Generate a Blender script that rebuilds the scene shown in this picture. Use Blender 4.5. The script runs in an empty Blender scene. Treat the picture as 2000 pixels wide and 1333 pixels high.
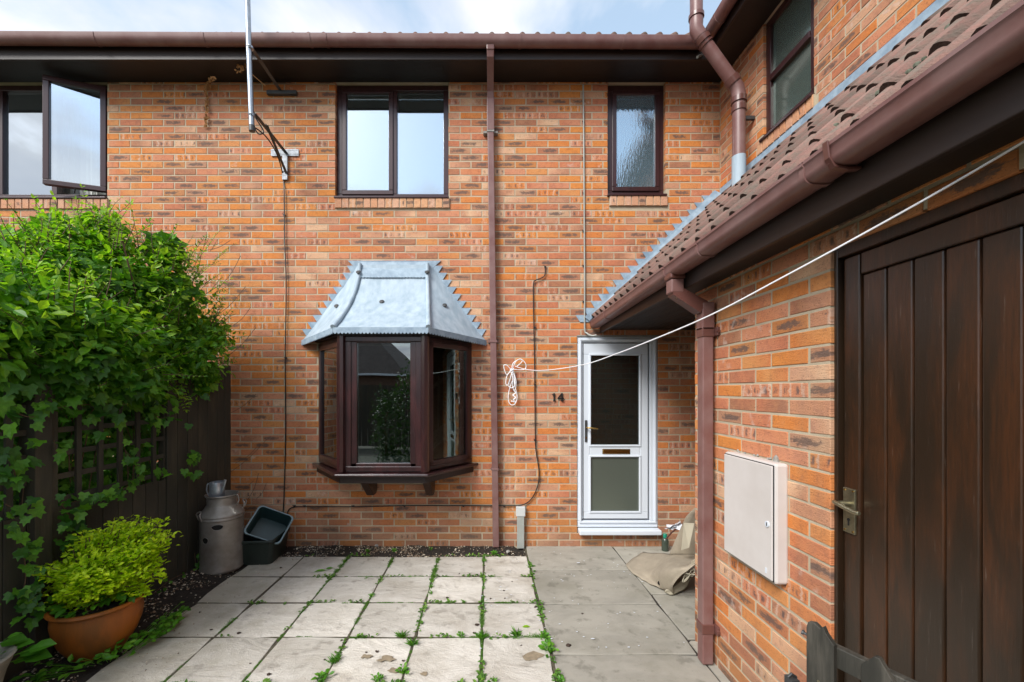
import bpy, math, random
from mathutils import Vector, Matrix, noise
random.seed(7)
R = math.radians
S = bpy.context.scene
COL = S.collection

# ------------------------------------------------------------------ camera
H = 1.66; F = 800.0; CX = 953.0; CY = 765.0
cam = bpy.data.cameras.new('camera'); camo = bpy.data.objects.new('camera', cam); COL.objects.link(camo)
camo.location = (0, 0, H); camo.rotation_euler = (R(90), 0, 0)
cam.sensor_width = 36; cam.lens = F / 2000 * 36
cam.shift_x = (1000 - CX) / 2000; cam.shift_y = (CY - 666.5) / 2000
cam.clip_start = 0.02; cam.clip_end = 800
S.camera = camo

# ------------------------------------------------------------------ sky, sun, exposure
SUN_EL, SUN_AZ = 42.0, 223.0           # azimuth clockwise from +Y (behind the camera, to the left)
w = bpy.data.worlds.new("World"); S.world = w; w.use_nodes = True
nt = w.node_tree; nt.nodes.clear()
def N(nt, t, **k):
    n = nt.nodes.new(t)
    for a, b in k.items(): setattr(n, a, b)
    return n
wo = N(nt, 'ShaderNodeOutputWorld')
sky = N(nt, 'ShaderNodeTexSky'); sky.sky_type = 'NISHITA'; sky.sun_disc = False
sky.sun_elevation = R(SUN_EL); sky.sun_rotation = R(SUN_AZ); sky.air_density = 1.0; sky.dust_density = 1.6
tc = N(nt, 'ShaderNodeTexCoord'); sp = N(nt, 'ShaderNodeSeparateXYZ'); nt.links.new(tc.outputs['Generated'], sp.inputs[0])
ad = N(nt, 'ShaderNodeMath', operation='ABSOLUTE'); nt.links.new(sp.outputs[2], ad.inputs[0])
ad2 = N(nt, 'ShaderNodeMath', operation='ADD'); ad2.inputs[1].default_value = 0.12; nt.links.new(ad.outputs[0], ad2.inputs[0])
cb = N(nt, 'ShaderNodeCombineXYZ')
for i in (0, 1):
    d = N(nt, 'ShaderNodeMath', operation='DIVIDE'); nt.links.new(sp.outputs[i], d.inputs[0]); nt.links.new(ad2.outputs[0], d.inputs[1]); nt.links.new(d.outputs[0], cb.inputs[i])
cb.inputs[2].default_value = 14.8
nz = N(nt, 'ShaderNodeTexNoise'); nz.inputs['Scale'].default_value = 1.15; nz.inputs['Detail'].default_value = 7; nz.inputs['Roughness'].default_value = .52; nz.inputs['Distortion'].default_value = .25
nt.links.new(cb.outputs[0], nz.inputs['Vector'])
rp = N(nt, 'ShaderNodeValToRGB'); rp.color_ramp.elements[0].position = .44; rp.color_ramp.elements[1].position = .56
nt.links.new(nz.outputs['Fac'], rp.inputs[0])
nz2 = N(nt, 'ShaderNodeTexNoise'); nz2.inputs['Scale'].default_value = 2.1; nz2.inputs['Detail'].default_value = 5
nt.links.new(cb.outputs[0], nz2.inputs['Vector'])
cr = N(nt, 'ShaderNodeValToRGB'); cr.color_ramp.elements[0].position = .35; cr.color_ramp.elements[0].color = (5.7, 5.9, 6.6, 1)
cr.color_ramp.elements[1].position = .62; cr.color_ramp.elements[1].color = (7.3, 7.3, 7.6, 1)
nt.links.new(nz2.outputs['Fac'], cr.inputs[0])
sb = N(nt, 'ShaderNodeMixRGB', blend_type='ADD'); sb.inputs[0].default_value = 1.0; sb.inputs[2].default_value = (2.3, 2.9, 3.3, 1)   # thin high veil over the blue
nt.links.new(sky.outputs[0], sb.inputs[1])
mx = N(nt, 'ShaderNodeMixRGB'); nt.links.new(rp.outputs[0], mx.inputs[0]); nt.links.new(sb.outputs[0], mx.inputs[1]); nt.links.new(cr.outputs[0], mx.inputs[2])
bg = N(nt, 'ShaderNodeBackground'); bg.inputs[1].default_value = 0.10
nt.links.new(mx.outputs[0], bg.inputs[0]); nt.links.new(bg.outputs[0], wo.inputs[0])
sl = bpy.data.lights.new('sun', 'SUN'); so = bpy.data.objects.new('sun', sl); COL.objects.link(so)
sl.energy = 2.75; sl.angle = R(26); sl.color = (1.0, .97, .93)
az = R(SUN_AZ); el = R(SUN_EL)
sd = Vector((math.sin(az) * math.cos(el), math.cos(az) * math.cos(el), math.sin(el)))
so.rotation_euler = sd.to_track_quat('Z', 'Y').to_euler(); so.location = sd * 30
S.view_settings.view_transform = 'Standard'; S.view_settings.look = 'None'; S.view_settings.gamma = 1; S.view_settings.use_curve_mapping = False
S.view_settings.exposure = 0.69
S.render.engine = 'CYCLES'
S.cycles.max_bounces = 7; S.cycles.transparent_max_bounces = 12; S.cycles.caustics_reflective = False; S.cycles.caustics_refractive = False

# ------------------------------------------------------------------ helpers
def at(px, py, Y):
    return Vector(((px - CX) * Y / F, Y, H + (CY - py) * Y / F))
WL = {}
def tag(o, label=None, cat=None, group=None, kind=None):
    if label: o['label'] = label
    if cat: o['category'] = cat
    if group: o['group'] = group
    if kind: o['kind'] = kind
    return o
def attach(o, parent, loc):
    loc = Vector(loc); WL[o.name] = loc.copy()
    if parent is not None:
        o.parent = parent; o.location = loc - WL[parent.name]
    else: o.location = loc
    return o
def empty(name, loc, label=None, cat=None, group=None, parent=None):
    o = bpy.data.objects.new(name, None); COL.objects.link(o); o.empty_display_size = .1
    attach(o, parent, loc); tag(o, label, cat, group); return o
class Frame:
    def __init__(s, o, u, d): s.o = Vector(o); s.u = Vector(u).normalized(); s.d = Vector(d).normalized()
    def __call__(s, u, d, v): return s.o + s.u * u + s.d * d + Vector((0, 0, v))
WORLD = Frame((0, 0, 0), (1, 0, 0), (0, 1, 0))
class MB:
    def __init__(s): s.v = []; s.f = []; s.uv = []; s.rn = []
    def face(s, pts, uv=None, rn=0.0):
        b = len(s.v); s.v += [Vector(p) for p in pts]; s.f.append(tuple(range(b, b + len(pts))))
        s.uv.append(uv or [(0, 0)] * len(pts)); s.rn.append(rn)
    def raw(s, vs, fs, rn=0.0):
        b = len(s.v); s.v += [Vector(p) for p in vs]
        for f in fs:
            s.f.append(tuple(b + i for i in f)); s.uv.append([(0, 0)] * len(f)); s.rn.append(rn)
    def box(s, u0, u1, d0, d1, v0, v1, fr=WORLD, rn=0.0):
        P = [fr(u, d, v) for v in (v0, v1) for d in (d0, d1) for u in (u0, u1)]
        s.raw(P, [(0, 1, 5, 4), (1, 3, 7, 5), (3, 2, 6, 7), (2, 0, 4, 6), (4, 5, 7, 6), (2, 3, 1, 0)], rn)
    def prism(s, pts, vec, rn=0.0):
        n = len(pts); vec = Vector(vec); P = [Vector(p) for p in pts]
        s.raw(P + [p + vec for p in P], [tuple(range(n))[::-1], tuple(range(n, 2 * n))] + [(i, (i + 1) % n, n + (i + 1) % n, n + i) for i in range(n)], rn)
    def tube(s, pts, r, seg=7, caps=True, rn=0.0):
        pts = [Vector(p) for p in pts]; n = len(pts); rr = r if isinstance(r, (list, tuple)) else [r] * n
        V = []; up = None
        for i, p in enumerate(pts):
            t = (pts[min(i + 1, n - 1)] - pts[max(i - 1, 0)]).normalized()
            if up is None: up = t.orthogonal().normalized()
            else:
                up = up - t * up.dot(t)
                up = up.normalized() if up.length > 1e-5 else t.orthogonal().normalized()
            b = t.cross(up)
            for k in range(seg):
                a = 2 * math.pi * k / seg; V.append(p + (up * math.cos(a) + b * math.sin(a)) * rr[i])
        Fc = [(i * seg + k, i * seg + (k + 1) % seg, (i + 1) * seg + (k + 1) % seg, (i + 1) * seg + k) for i in range(n - 1) for k in range(seg)]
        if caps: Fc += [tuple(range(seg))[::-1], tuple(range((n - 1) * seg, n * seg))]
        s.raw(V, Fc, rn)
    def lathe(s, prof, c, seg=32, rn=0.0):
        c = Vector(c); V = []; n = len(prof)
        for r, z in prof:
            for k in range(seg):
                a = 2 * math.pi * k / seg; V.append(c + Vector((r * math.cos(a), r * math.sin(a), z)))
        s.raw(V, [(i * seg + k, i * seg + (k + 1) % seg, (i + 1) * seg + (k + 1) % seg, (i + 1) * seg + k) for i in range(n - 1) for k in range(seg)], rn)
    def mesh(s, name, m, off=None, smooth=False):
        me = bpy.data.meshes.new(name)
        off = off or Vector((0, 0, 0))
        me.from_pydata([tuple(v - off) for v in s.v], [], s.f)
        uvl = me.uv_layers.new(name='UVMap'); flat = []
        for f in s.uv:
            for u in f: flat += [u[0], u[1]]
        uvl.data.foreach_set('uv', flat)
        a = me.attributes.new('rnd', 'FLOAT', 'FACE'); a.data.foreach_set('value', s.rn)
        if m: me.materials.append(m)
        if smooth: me.polygons.foreach_set('use_smooth', [True] * len(me.polygons))
        me.update(); return me
    def build(s, name, m, parent=None, smooth=False, bevel=0, kind=None, label=None, base=False, fix=False):
        lo = Vector([min(v[i] for v in s.v) for i in range(3)]); hi = Vector([max(v[i] for v in s.v) for i in range(3)])
        c = (lo + hi) / 2
        if base: c.z = lo.z
        o = bpy.data.objects.new(name, s.mesh(name, m, c, smooth)); COL.objects.link(o)
        attach(o, parent, c)
        if smooth:
            try: o.data.set_sharp_from_angle(angle=R(42))
            except Exception: pass
        if bevel:
            b = o.modifiers.new('b', 'BEVEL'); b.width = bevel; b.segments = 2; b.limit_method = 'ANGLE'; b.angle_limit = R(40)
        if kind: o['kind'] = kind
        if label: o['label'] = label
        return o
def inst(name, me, parent, loc, rot=None, scale=None, rnd=None):
    o = bpy.data.objects.new(name, me); COL.objects.link(o); attach(o, parent, loc)
    if rot is not None: o.rotation_euler = rot
    if scale is not None: o.scale = scale
    if rnd is not None: o['rnd'] = rnd
    return o
def bez(pts, n=8):
    "Catmull-Rom through points"
    P = [Vector(p) for p in pts]; P = [P[0] * 2 - P[1]] + P + [P[-1] * 2 - P[-2]]; out = []
    for i in range(1, len(P) - 2):
        for k in range(n):
            t = k / n; a, b, c, d = P[i - 1:i + 3]
            out.append(.5 * ((2 * b) + (c - a) * t + (2 * a - 5 * b + 4 * c - d) * t * t + (3 * b - a - 3 * c + d) * t ** 3))
    out.append(P[-2]); return out

# ------------------------------------------------------------------ materials
def newmat(name):
    m = bpy.data.materials.new(name); m.use_nodes = True; nt = m.node_tree
    return m, nt, nt.nodes['Principled BSDF']
def L(nt, a, b): nt.links.new(a, b)
def plain(name, col, rough=.6, metal=0.0, var=.0, vscale=8.0, bump=0.0, bscale=60.0, stretch=(1, 1, 1), col2=None, spec=.5, rndvar=0.0, coat=0.0):
    m, nt, p = newmat(name)
    p.inputs['Roughness'].default_value = rough; p.inputs['Metallic'].default_value = metal; p.inputs['Specular IOR Level'].default_value = spec
    p.inputs['Coat Weight'].default_value = coat; p.inputs['Coat Roughness'].default_value = .15
    tc = N(nt, 'ShaderNodeTexCoord'); mp = N(nt, 'ShaderNodeMapping'); mp.inputs['Scale'].default_value = stretch
    ge = N(nt, 'ShaderNodeNewGeometry')
    L(nt, ge.outputs['Position'], mp.inputs[0])
    c = N(nt, 'ShaderNodeRGB'); c.outputs[0].default_value = (*col, 1); out = c.outputs[0]
    if var or col2:
        n = N(nt, 'ShaderNodeTexNoise'); n.inputs['Scale'].default_value = vscale; n.inputs['Detail'].default_value = 6; n.inputs['Roughness'].default_value = .6
        L(nt, mp.outputs[0], n.inputs['Vector'])
        r = N(nt, 'ShaderNodeMapRange'); r.inputs[1].default_value = .35; r.inputs[2].default_value = .65
        L(nt, n.outputs['Fac'], r.inputs[0])
        x = N(nt, 'ShaderNodeMixRGB'); x.inputs[1].default_value = (*col, 1)
        x.inputs[2].default_value = (*(col2 or [v * (1 - var) for v in col]), 1); L(nt, r.outputs[0], x.inputs[0]); out = x.outputs[0]
        rr = N(nt, 'ShaderNodeMapRange'); rr.inputs[3].default_value = rough * .85; rr.inputs[4].default_value = min(1, rough * 1.2)
        L(nt, n.outputs['Fac'], rr.inputs[0]); L(nt, rr.outputs[0], p.inputs['Roughness'])
    if rndvar:
        r1 = rnd_node(nt); wn = N(nt, 'ShaderNodeTexWhiteNoise', noise_dimensions='1D'); L(nt, r1, wn.inputs['W'])
        r = N(nt, 'ShaderNodeMapRange'); r.inputs[3].default_value = 1 - rndvar; r.inputs[4].default_value = 1 + rndvar; L(nt, wn.outputs['Value'], r.inputs[0])
        x = N(nt, 'ShaderNodeVectorMath', operation='SCALE'); L(nt, out, x.inputs[0]); L(nt, r.outputs[0], x.inputs['Scale']); out = x.outputs[0]
    L(nt, out, p.inputs['Base Color'])
    if bump:
        n = N(nt, 'ShaderNodeTexNoise'); n.inputs['Scale'].default_value = bscale; n.inputs['Detail'].default_value = 5
        L(nt, mp.outputs[0], n.inputs['Vector'])
        b = N(nt, 'ShaderNodeBump'); b.inputs['Strength'].default_value = 1; b.inputs['Distance'].default_value = bump
        L(nt, n.outputs['Fac'], b.inputs['Height']); L(nt, b.outputs[0], p.inputs['Normal'])
    return m
def rnd_node(nt):
    a = N(nt, 'ShaderNodeAttribute', attribute_type='GEOMETRY', attribute_name='rnd')
    b = N(nt, 'ShaderNodeAttribute', attribute_type='OBJECT', attribute_name='rnd')
    s = N(nt, 'ShaderNodeMath', operation='ADD'); L(nt, a.outputs['Fac'], s.inputs[0]); L(nt, b.outputs['Fac'], s.inputs[1])
    return s.outputs[0]
def math_n(nt, op, a, b=None, c=None, clamp=False):
    n = N(nt, 'ShaderNodeMath', operation=op); n.use_clamp = clamp
    for i, x in enumerate((a, b, c)):
        if x is None: continue
        if isinstance(x, (int, float)): n.inputs[i].default_value = x
        else: L(nt, x, n.inputs[i])
    return n.outputs[0]
def sstep(nt, x, lo, hi, o0=0.0, o1=1.0):
    r = N(nt, 'ShaderNodeMapRange'); r.interpolation_type = 'SMOOTHSTEP'
    r.inputs[1].default_value = lo; r.inputs[2].default_value = hi; r.inputs[3].default_value = o0; r.inputs[4].default_value = o1
    L(nt, x, r.inputs[0]); return r.outputs[0]
def mixc(nt, f, a, b, mode='MIX'):
    x = N(nt, 'ShaderNodeMixRGB', blend_type=mode)
    for i, v in enumerate((f, a, b)):
        if isinstance(v, (int, float)): x.inputs[i].default_value = v
        elif isinstance(v, tuple): x.inputs[i].default_value = (*v, 1)
        else: L(nt, v, x.inputs[i])
    return x.outputs[0]
def noise_n(nt, vec, scale, detail=4, rough=.55, dist=0.0):
    n = N(nt, 'ShaderNodeTexNoise'); n.inputs['Scale'].default_value = scale; n.inputs['Detail'].default_value = detail
    n.inputs['Roughness'].default_value = rough; n.inputs['Distortion'].default_value = dist; L(nt, vec, n.inputs['Vector']); return n.outputs['Fac']

def brick_material(name='clay_brick', pal=None):
    m, nt, p = newmat(name)
    rn = rnd_node(nt)
    wn = N(nt, 'ShaderNodeTexWhiteNoise', noise_dimensions='1D'); L(nt, math_n(nt, 'MULTIPLY', rn, 931.7), wn.inputs['W'])
    sc = N(nt, 'ShaderNodeSeparateColor'); L(nt, wn.outputs['Color'], sc.inputs[0]); r1, r2, r3 = sc.outputs
    uv = N(nt, 'ShaderNodeUVMap', uv_map='UVMap'); s2 = N(nt, 'ShaderNodeSeparateXYZ'); L(nt, uv.outputs[0], s2.inputs[0]); u, v = s2.outputs[0], s2.outputs[1]
    cv = N(nt, 'ShaderNodeCombineXYZ')
    L(nt, math_n(nt, 'ADD', u, math_n(nt, 'MULTIPLY', r3, 53.0)), cv.inputs[0]); L(nt, math_n(nt, 'ADD', v, math_n(nt, 'MULTIPLY', r2, 31.0)), cv.inputs[1]); L(nt, math_n(nt, 'MULTIPLY', r1, 17.0), cv.inputs[2])
    vec = cv.outputs[0]
    ramp = N(nt, 'ShaderNodeValToRGB'); ramp.color_ramp.interpolation = 'LINEAR'; e = ramp.color_ramp.elements
    pal = pal or [(0, (.62, .225, .050)), (.16, (.60, .190, .045)), (.28, (.60, .26, .090)), (.38, (.54, .175, .065)), (.52, (.58, .25, .145)), (.66, (.50, .17, .090)), (.77, (.35, .155, .090)), (.87, (.56, .29, .18)), (.95, (.66, .43, .27)), (1.0, (.50, .24, .14))]
    e[0].position = 0; e[0].color = (*pal[0][1], 1); e[1].position = 1; e[1].color = (*pal[-1][1], 1)
    for q, c in pal[1:-1]:
        x = e.new(q); x.color = (*c, 1)
    gw_ = N(nt, 'ShaderNodeNewGeometry'); bgn = noise_n(nt, gw_.outputs['Position'], .75, 2)
    L(nt, math_n(nt, 'ADD', r1, math_n(nt, 'MULTIPLY', math_n(nt, 'SUBTRACT', bgn, .50), 1.3), clamp=True), ramp.inputs[0]); col = ramp.outputs[0]
    n1 = noise_n(nt, vec, 26, 6, .65, .4); n2 = noise_n(nt, vec, 150, 3, .6)
    sepv = N(nt, 'ShaderNodeVectorMath', operation='MULTIPLY'); L(nt, vec, sepv.inputs[0]); sepv.inputs[1].default_value = (1, 5, 1)
    n3 = noise_n(nt, sepv.outputs[0], 30, 4, .6, .8)
    col = mixc(nt, sstep(nt, n1, .35, .75, 0, .45), col, mixc(nt, .6, col, (.66, .32, .14)))
    col = mixc(nt, sstep(nt, n1, .50, .32, 0, .35), col, (.28, .13, .08))
    # long dark kiln smudge in the middle of some bricks
    ell = math_n(nt, 'ADD', math_n(nt, 'POWER', math_n(nt, 'ABSOLUTE', math_n(nt, 'DIVIDE', math_n(nt, 'ADD', u, math_n(nt, 'MULTIPLY', math_n(nt, 'SUBTRACT', r3, .5), .05)), .078)), 3.0),
                 math_n(nt, 'POWER', math_n(nt, 'ABSOLUTE', math_n(nt, 'DIVIDE', v, .017)), 2.0))
    sm = sstep(nt, math_n(nt, 'ADD', ell, math_n(nt, 'MULTIPLY', math_n(nt, 'SUBTRACT', math_n(nt, 'ADD', math_n(nt, 'MULTIPLY', n3, .5), math_n(nt, 'MULTIPLY', n1, .6)), .55), 9.0)), 1.5, .2)
    isA = math_n(nt, 'LESS_THAN', r2, .21)
    col = mixc(nt, math_n(nt, 'MULTIPLY', sm, math_n(nt, 'MULTIPLY', isA, .88)), col, (.060, .062, .070))
    col = mixc(nt, math_n(nt, 'MULTIPLY', isA, .35), col, (.27, .15, .09))
    # upright bands, dark blots and pale stripes on others
    isB = math_n(nt, 'MULTIPLY', math_n(nt, 'GREATER_THAN', r2, .26), math_n(nt, 'LESS_THAN', r2, .42))
    ph = math_n(nt, 'ADD', math_n(nt, 'MULTIPLY', u, 92.0), math_n(nt, 'MULTIPLY', r3, 40.0))
    sn = math_n(nt, 'SINE', math_n(nt, 'ADD', ph, math_n(nt, 'MULTIPLY', n1, 7.0)))
    darkb = math_n(nt, 'MULTIPLY', sstep(nt, sn, .25, .75), sstep(nt, math_n(nt, 'ADD', math_n(nt, 'ABSOLUTE', v), math_n(nt, 'MULTIPLY', n1, .03)), .042, .022))
    cvb = N(nt, 'ShaderNodeCombineXYZ'); L(nt, math_n(nt, 'ADD', u, math_n(nt, 'MULTIPLY', r3, 71.0)), cvb.inputs[0])
    vn = noise_n(nt, cvb.outputs[0], 34, 1)
    darkb = math_n(nt, 'MULTIPLY', darkb, sstep(nt, vn, .42, .58))
    col = mixc(nt, math_n(nt, 'MULTIPLY', isB, math_n(nt, 'MULTIPLY', darkb, .8)), col, (.09, .075, .075))
    paleb = sstep(nt, math_n(nt, 'MULTIPLY', sn, -1.0), .55, .8)
    col = mixc(nt, math_n(nt, 'MULTIPLY', isB, math_n(nt, 'MULTIPLY', math_n(nt, 'MULTIPLY', paleb, sstep(nt, vn, .60, .45)), .6)), col, (.62, .46, .36))
    # pits, lime bloom
    col = mixc(nt, sstep(nt, n2, .40, .31, 0, .7), col, (.10, .05, .03))
    n4 = noise_n(nt, vec, 14, 3)
    bl = math_n(nt, 'MULTIPLY', sstep(nt, n4, .55, .75), math_n(nt, 'GREATER_THAN', r3, .86))
    col = mixc(nt, math_n(nt, 'MULTIPLY', bl, .55), col, (.62, .52, .45))
    # grime rising from the ground, damp streaks (world position)
    ge = N(nt, 'ShaderNodeNewGeometry'); gs = N(nt, 'ShaderNodeSeparateXYZ'); L(nt, ge.outputs['Position'], gs.inputs[0])
    gn = noise_n(nt, ge.outputs['Position'], 2.2, 5, .6)
    dirt = sstep(nt, math_n(nt, 'ADD', gs.outputs[2], math_n(nt, 'MULTIPLY', gn, -.9)), .16, -.50, 0, .5)
    col = mixc(nt, dirt, col, (.17, .12, .08))
    big = noise_n(nt, ge.outputs['Position'], .9, 3)
    col = mixc(nt, sstep(nt, big, .42, .62, 0, .20), col, mixc(nt, 1.0, col, (.78, .64, .58), 'MULTIPLY'))
    st_m = N(nt, 'ShaderNodeMapping'); st_m.inputs['Scale'].default_value = (1, 1, .13); L(nt, ge.outputs['Position'], st_m.inputs[0])
    stn = noise_n(nt, st_m.outputs[0], 3.1, 4, .6)
    col = mixc(nt, sstep(nt, stn, .54, .72, 0, .28), col, (.22, .14, .10))
    L(nt, col, p.inputs['Base Color']); p.inputs['Roughness'].default_value = .85; p.inputs['Specular IOR Level'].default_value = .25
    b = N(nt, 'ShaderNodeBump'); b.inputs['Distance'].default_value = .0035; b.inputs['Strength'].default_value = .8
    L(nt, math_n(nt, 'ADD', n2, math_n(nt, 'MULTIPLY', n3, .9)), b.inputs['Height']); L(nt, b.outputs[0], p.inputs['Normal'])
    return m
def leaf_material(name, c1, c2, c3, trans=.35, rough=.42):
    m, nt, p = newmat(name)
    ge = N(nt, 'ShaderNodeNewGeometry'); oi = N(nt, 'ShaderNodeObjectInfo')
    r = math_n(nt, 'FRACT', math_n(nt, 'ADD', ge.outputs['Random Per Island'], math_n(nt, 'ADD', oi.outputs['Random'], rnd_node(nt))))
    ramp = N(nt, 'ShaderNodeValToRGB'); e = ramp.color_ramp.elements
    e[0].color = (*c1, 1); e[1].color = (*c3, 1); x = e.new(.55); x.color = (*c2, 1)
    L(nt, r, ramp.inputs[0])
    n = noise_n(nt, ge.outputs['Position'], 60, 3)
    col = mixc(nt, sstep(nt, n, .35, .7, 0, .3), ramp.outputs[0], (c1[0] * .6, c1[1] * .6, c1[2] * .6))
    L(nt, col, p.inputs['Base Color']); p.inputs['Roughness'].default_value = rough
    out = nt.nodes['Material Output']; tr = N(nt, 'ShaderNodeBsdfTranslucent')
    tcol = mixc(nt, .6, col, mixc(nt, 1.0, col, (1.5, 1.7, .5), 'MULTIPLY')); L(nt, tcol, tr.inputs[0])
    mx = N(nt, 'ShaderNodeMixShader'); mx.inputs[0].default_value = trans; L(nt, p.outputs[0], mx.inputs[1]); L(nt, tr.outputs[0], mx.inputs[2]); L(nt, mx.outputs[0], out.inputs[0])
    return m
def glass_material(name, refl, tint=(1, 1, 1), ripple=0.0, alpha_col=(.8, .85, .83), rough=0.0, haze=0.0, hcol=(.3, .35, .33)):
    m, nt, p = newmat(name); nt.nodes.remove(p); out = nt.nodes['Material Output']
    g = N(nt, 'ShaderNodeBsdfGlossy'); g.inputs['Roughness'].default_value = rough; g.inputs[0].default_value = (*tint, 1)
    t = N(nt, 'ShaderNodeBsdfTransparent'); t.inputs[0].default_value = (*alpha_col, 1)
    fr = N(nt, 'ShaderNodeFresnel'); fr.inputs[0].default_value = 1.5
    f = math_n(nt, 'ADD', math_n(nt, 'MULTIPLY', fr.outputs[0], .8), refl, clamp=True)
    ge = N(nt, 'ShaderNodeNewGeometry')
    if ripple:
        mp = N(nt, 'ShaderNodeMapping'); mp.inputs['Scale'].default_value = (1, 1, .22); L(nt, ge.outputs['Position'], mp.inputs[0])
        n = noise_n(nt, mp.outputs[0], 75, 2)
    else: n = noise_n(nt, ge.outputs['Position'], 1.7, 1)
    b = N(nt, 'ShaderNodeBump'); b.inputs['Distance'].default_value = ripple or .0025; b.inputs['Strength'].default_value = .6
    L(nt, n, b.inputs['Height']); L(nt, b.outputs[0], g.inputs['Normal'])
    df = N(nt, 'ShaderNodeBsdfDiffuse'); df.inputs[0].default_value = (*hcol, 1); m0 = N(nt, 'ShaderNodeMixShader'); m0.inputs[0].default_value = haze; L(nt, t.outputs[0], m0.inputs[1]); L(nt, df.outputs[0], m0.inputs[2])
    mx = N(nt, 'ShaderNodeMixShader'); L(nt, f, mx.inputs[0]); L(nt, m0.outputs[0], mx.inputs[1]); L(nt, g.outputs[0], mx.inputs[2]); L(nt, mx.outputs[0], out.inputs[0])
    return m
def slab_material(name, base, alt, stain, scale, bumpd):
    m, nt, p = newmat(name); ge = N(nt, 'ShaderNodeNewGeometry'); rn = rnd_node(nt)
    ofs = N(nt, 'ShaderNodeCombineXYZ'); L(nt, math_n(nt, 'MULTIPLY', rn, 37.0), ofs.inputs[0]); L(nt, math_n(nt, 'MULTIPLY', rn, 91.0), ofs.inputs[2])
    va = N(nt, 'ShaderNodeVectorMath', operation='ADD'); L(nt, ge.outputs['Position'], va.inputs[0]); L(nt, ofs.outputs[0], va.inputs[1])
    vr = N(nt, 'ShaderNodeMapping'); rv_ = N(nt, 'ShaderNodeCombineXYZ'); L(nt, math_n(nt, 'MULTIPLY', rn, 9.0), rv_.inputs[2]); L(nt, rv_.outputs[0], vr.inputs['Rotation']); vr.inputs['Scale'].default_value = (1, 1.9, 1); L(nt, va.outputs[0], vr.inputs[0])
    n1 = noise_n(nt, vr.outputs[0], scale, 10, .68, .45); n2 = noise_n(nt, ge.outputs['Position'], 1.6, 5, .6); n3 = noise_n(nt, va.outputs[0], 120, 3, .7); n5 = noise_n(nt, va.outputs[0], 9, 6, .6)
    col = mixc(nt, sstep(nt, n1, .35, .65), base, alt)
    col = mixc(nt, sstep(nt, n2, .48, .68, 0, .55), col, stain)
    col = mixc(nt, sstep(nt, n5, .54, .68, 0, .45), col, tuple(x * .55 for x in stain))
    col = mixc(nt, sstep(nt, n3, .38, .30, 0, .35), col, (.12, .11, .09))
    wn = N(nt, 'ShaderNodeTexWhiteNoise', noise_dimensions='1D'); L(nt, math_n(nt, 'MULTIPLY', rn, 77.0), wn.inputs['W'])
    br = N(nt, 'ShaderNodeMapRange'); br.inputs[3].default_value = .80; br.inputs[4].default_value = 1.08; L(nt, wn.outputs['Value'], br.inputs[0])
    x = N(nt, 'ShaderNodeVectorMath', operation='SCALE'); L(nt, col, x.inputs[0]); L(nt, br.outputs[0], x.inputs['Scale'])
    # green-brown algae towards the shady fence side
    gs = N(nt, 'ShaderNodeSeparateXYZ'); L(nt, ge.outputs['Position'], gs.inputs[0])
    alg = math_n(nt, 'MULTIPLY', sstep(nt, math_n(nt, 'ADD', gs.outputs[0], math_n(nt, 'MULTIPLY', n5, 1.6)), -.6, -1.5), .5)
    col = mixc(nt, alg, x.outputs[0], (.27, .24, .15))
    L(nt, col, p.inputs['Base Color']); p.inputs['Roughness'].default_value = .8; p.inputs['Specular IOR Level'].default_value = .3
    b = N(nt, 'ShaderNodeBump'); b.inputs['Distance'].default_value = bumpd
    L(nt, math_n(nt, 'ADD', n1, math_n(nt, 'MULTIPLY', n3, .12)), b.inputs['Height']); L(nt, b.outputs[0], p.inputs['Normal'])
    return m
def wood_material(name, dark, warm, coat=.35, amount=.5, rough=.38):
    m, nt, p = newmat(name); ge = N(nt, 'ShaderNodeNewGeometry'); rn = rnd_node(nt)
    ofs = N(nt, 'ShaderNodeCombineXYZ'); L(nt, math_n(nt, 'MULTIPLY', rn, 2.0), ofs.inputs[2])
    va = N(nt, 'ShaderNodeVectorMath', operation='ADD'); L(nt, ge.outputs['Position'], va.inputs[0]); L(nt, ofs.outputs[0], va.inputs[1])
    mp = N(nt, 'ShaderNodeMapping'); mp.inputs['Scale'].default_value = (1, 1, .07); L(nt, va.outputs[0], mp.inputs[0])
    g = noise_n(nt, mp.outputs[0], 120, 5, .65); mp2 = N(nt, 'ShaderNodeMapping'); mp2.inputs['Scale'].default_value = (1, 1, .22); L(nt, va.outputs[0], mp2.inputs[0])
    b1 = noise_n(nt, mp2.outputs[0], 7, 5, .6, .5)
    f = math_n(nt, 'MULTIPLY', sstep(nt, b1, .42, .66), sstep(nt, g, .3, .6, .35, 1))
    col = mixc(nt, math_n(nt, 'MULTIPLY', f, amount), dark, warm)
    col = mixc(nt, sstep(nt, g, .62, .75, 0, .25), col, (.2, .17, .14))
    L(nt, col, p.inputs['Base Color']); p.inputs['Roughness'].default_value = rough; p.inputs['Coat Weight'].default_value = coat; p.inputs['Coat Roughness'].default_value = .25
    b = N(nt, 'ShaderNodeBump'); b.inputs['Distance'].default_value = .0012; L(nt, g, b.inputs['Height']); L(nt, b.outputs[0], p.inputs['Normal'])
    return m

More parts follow.
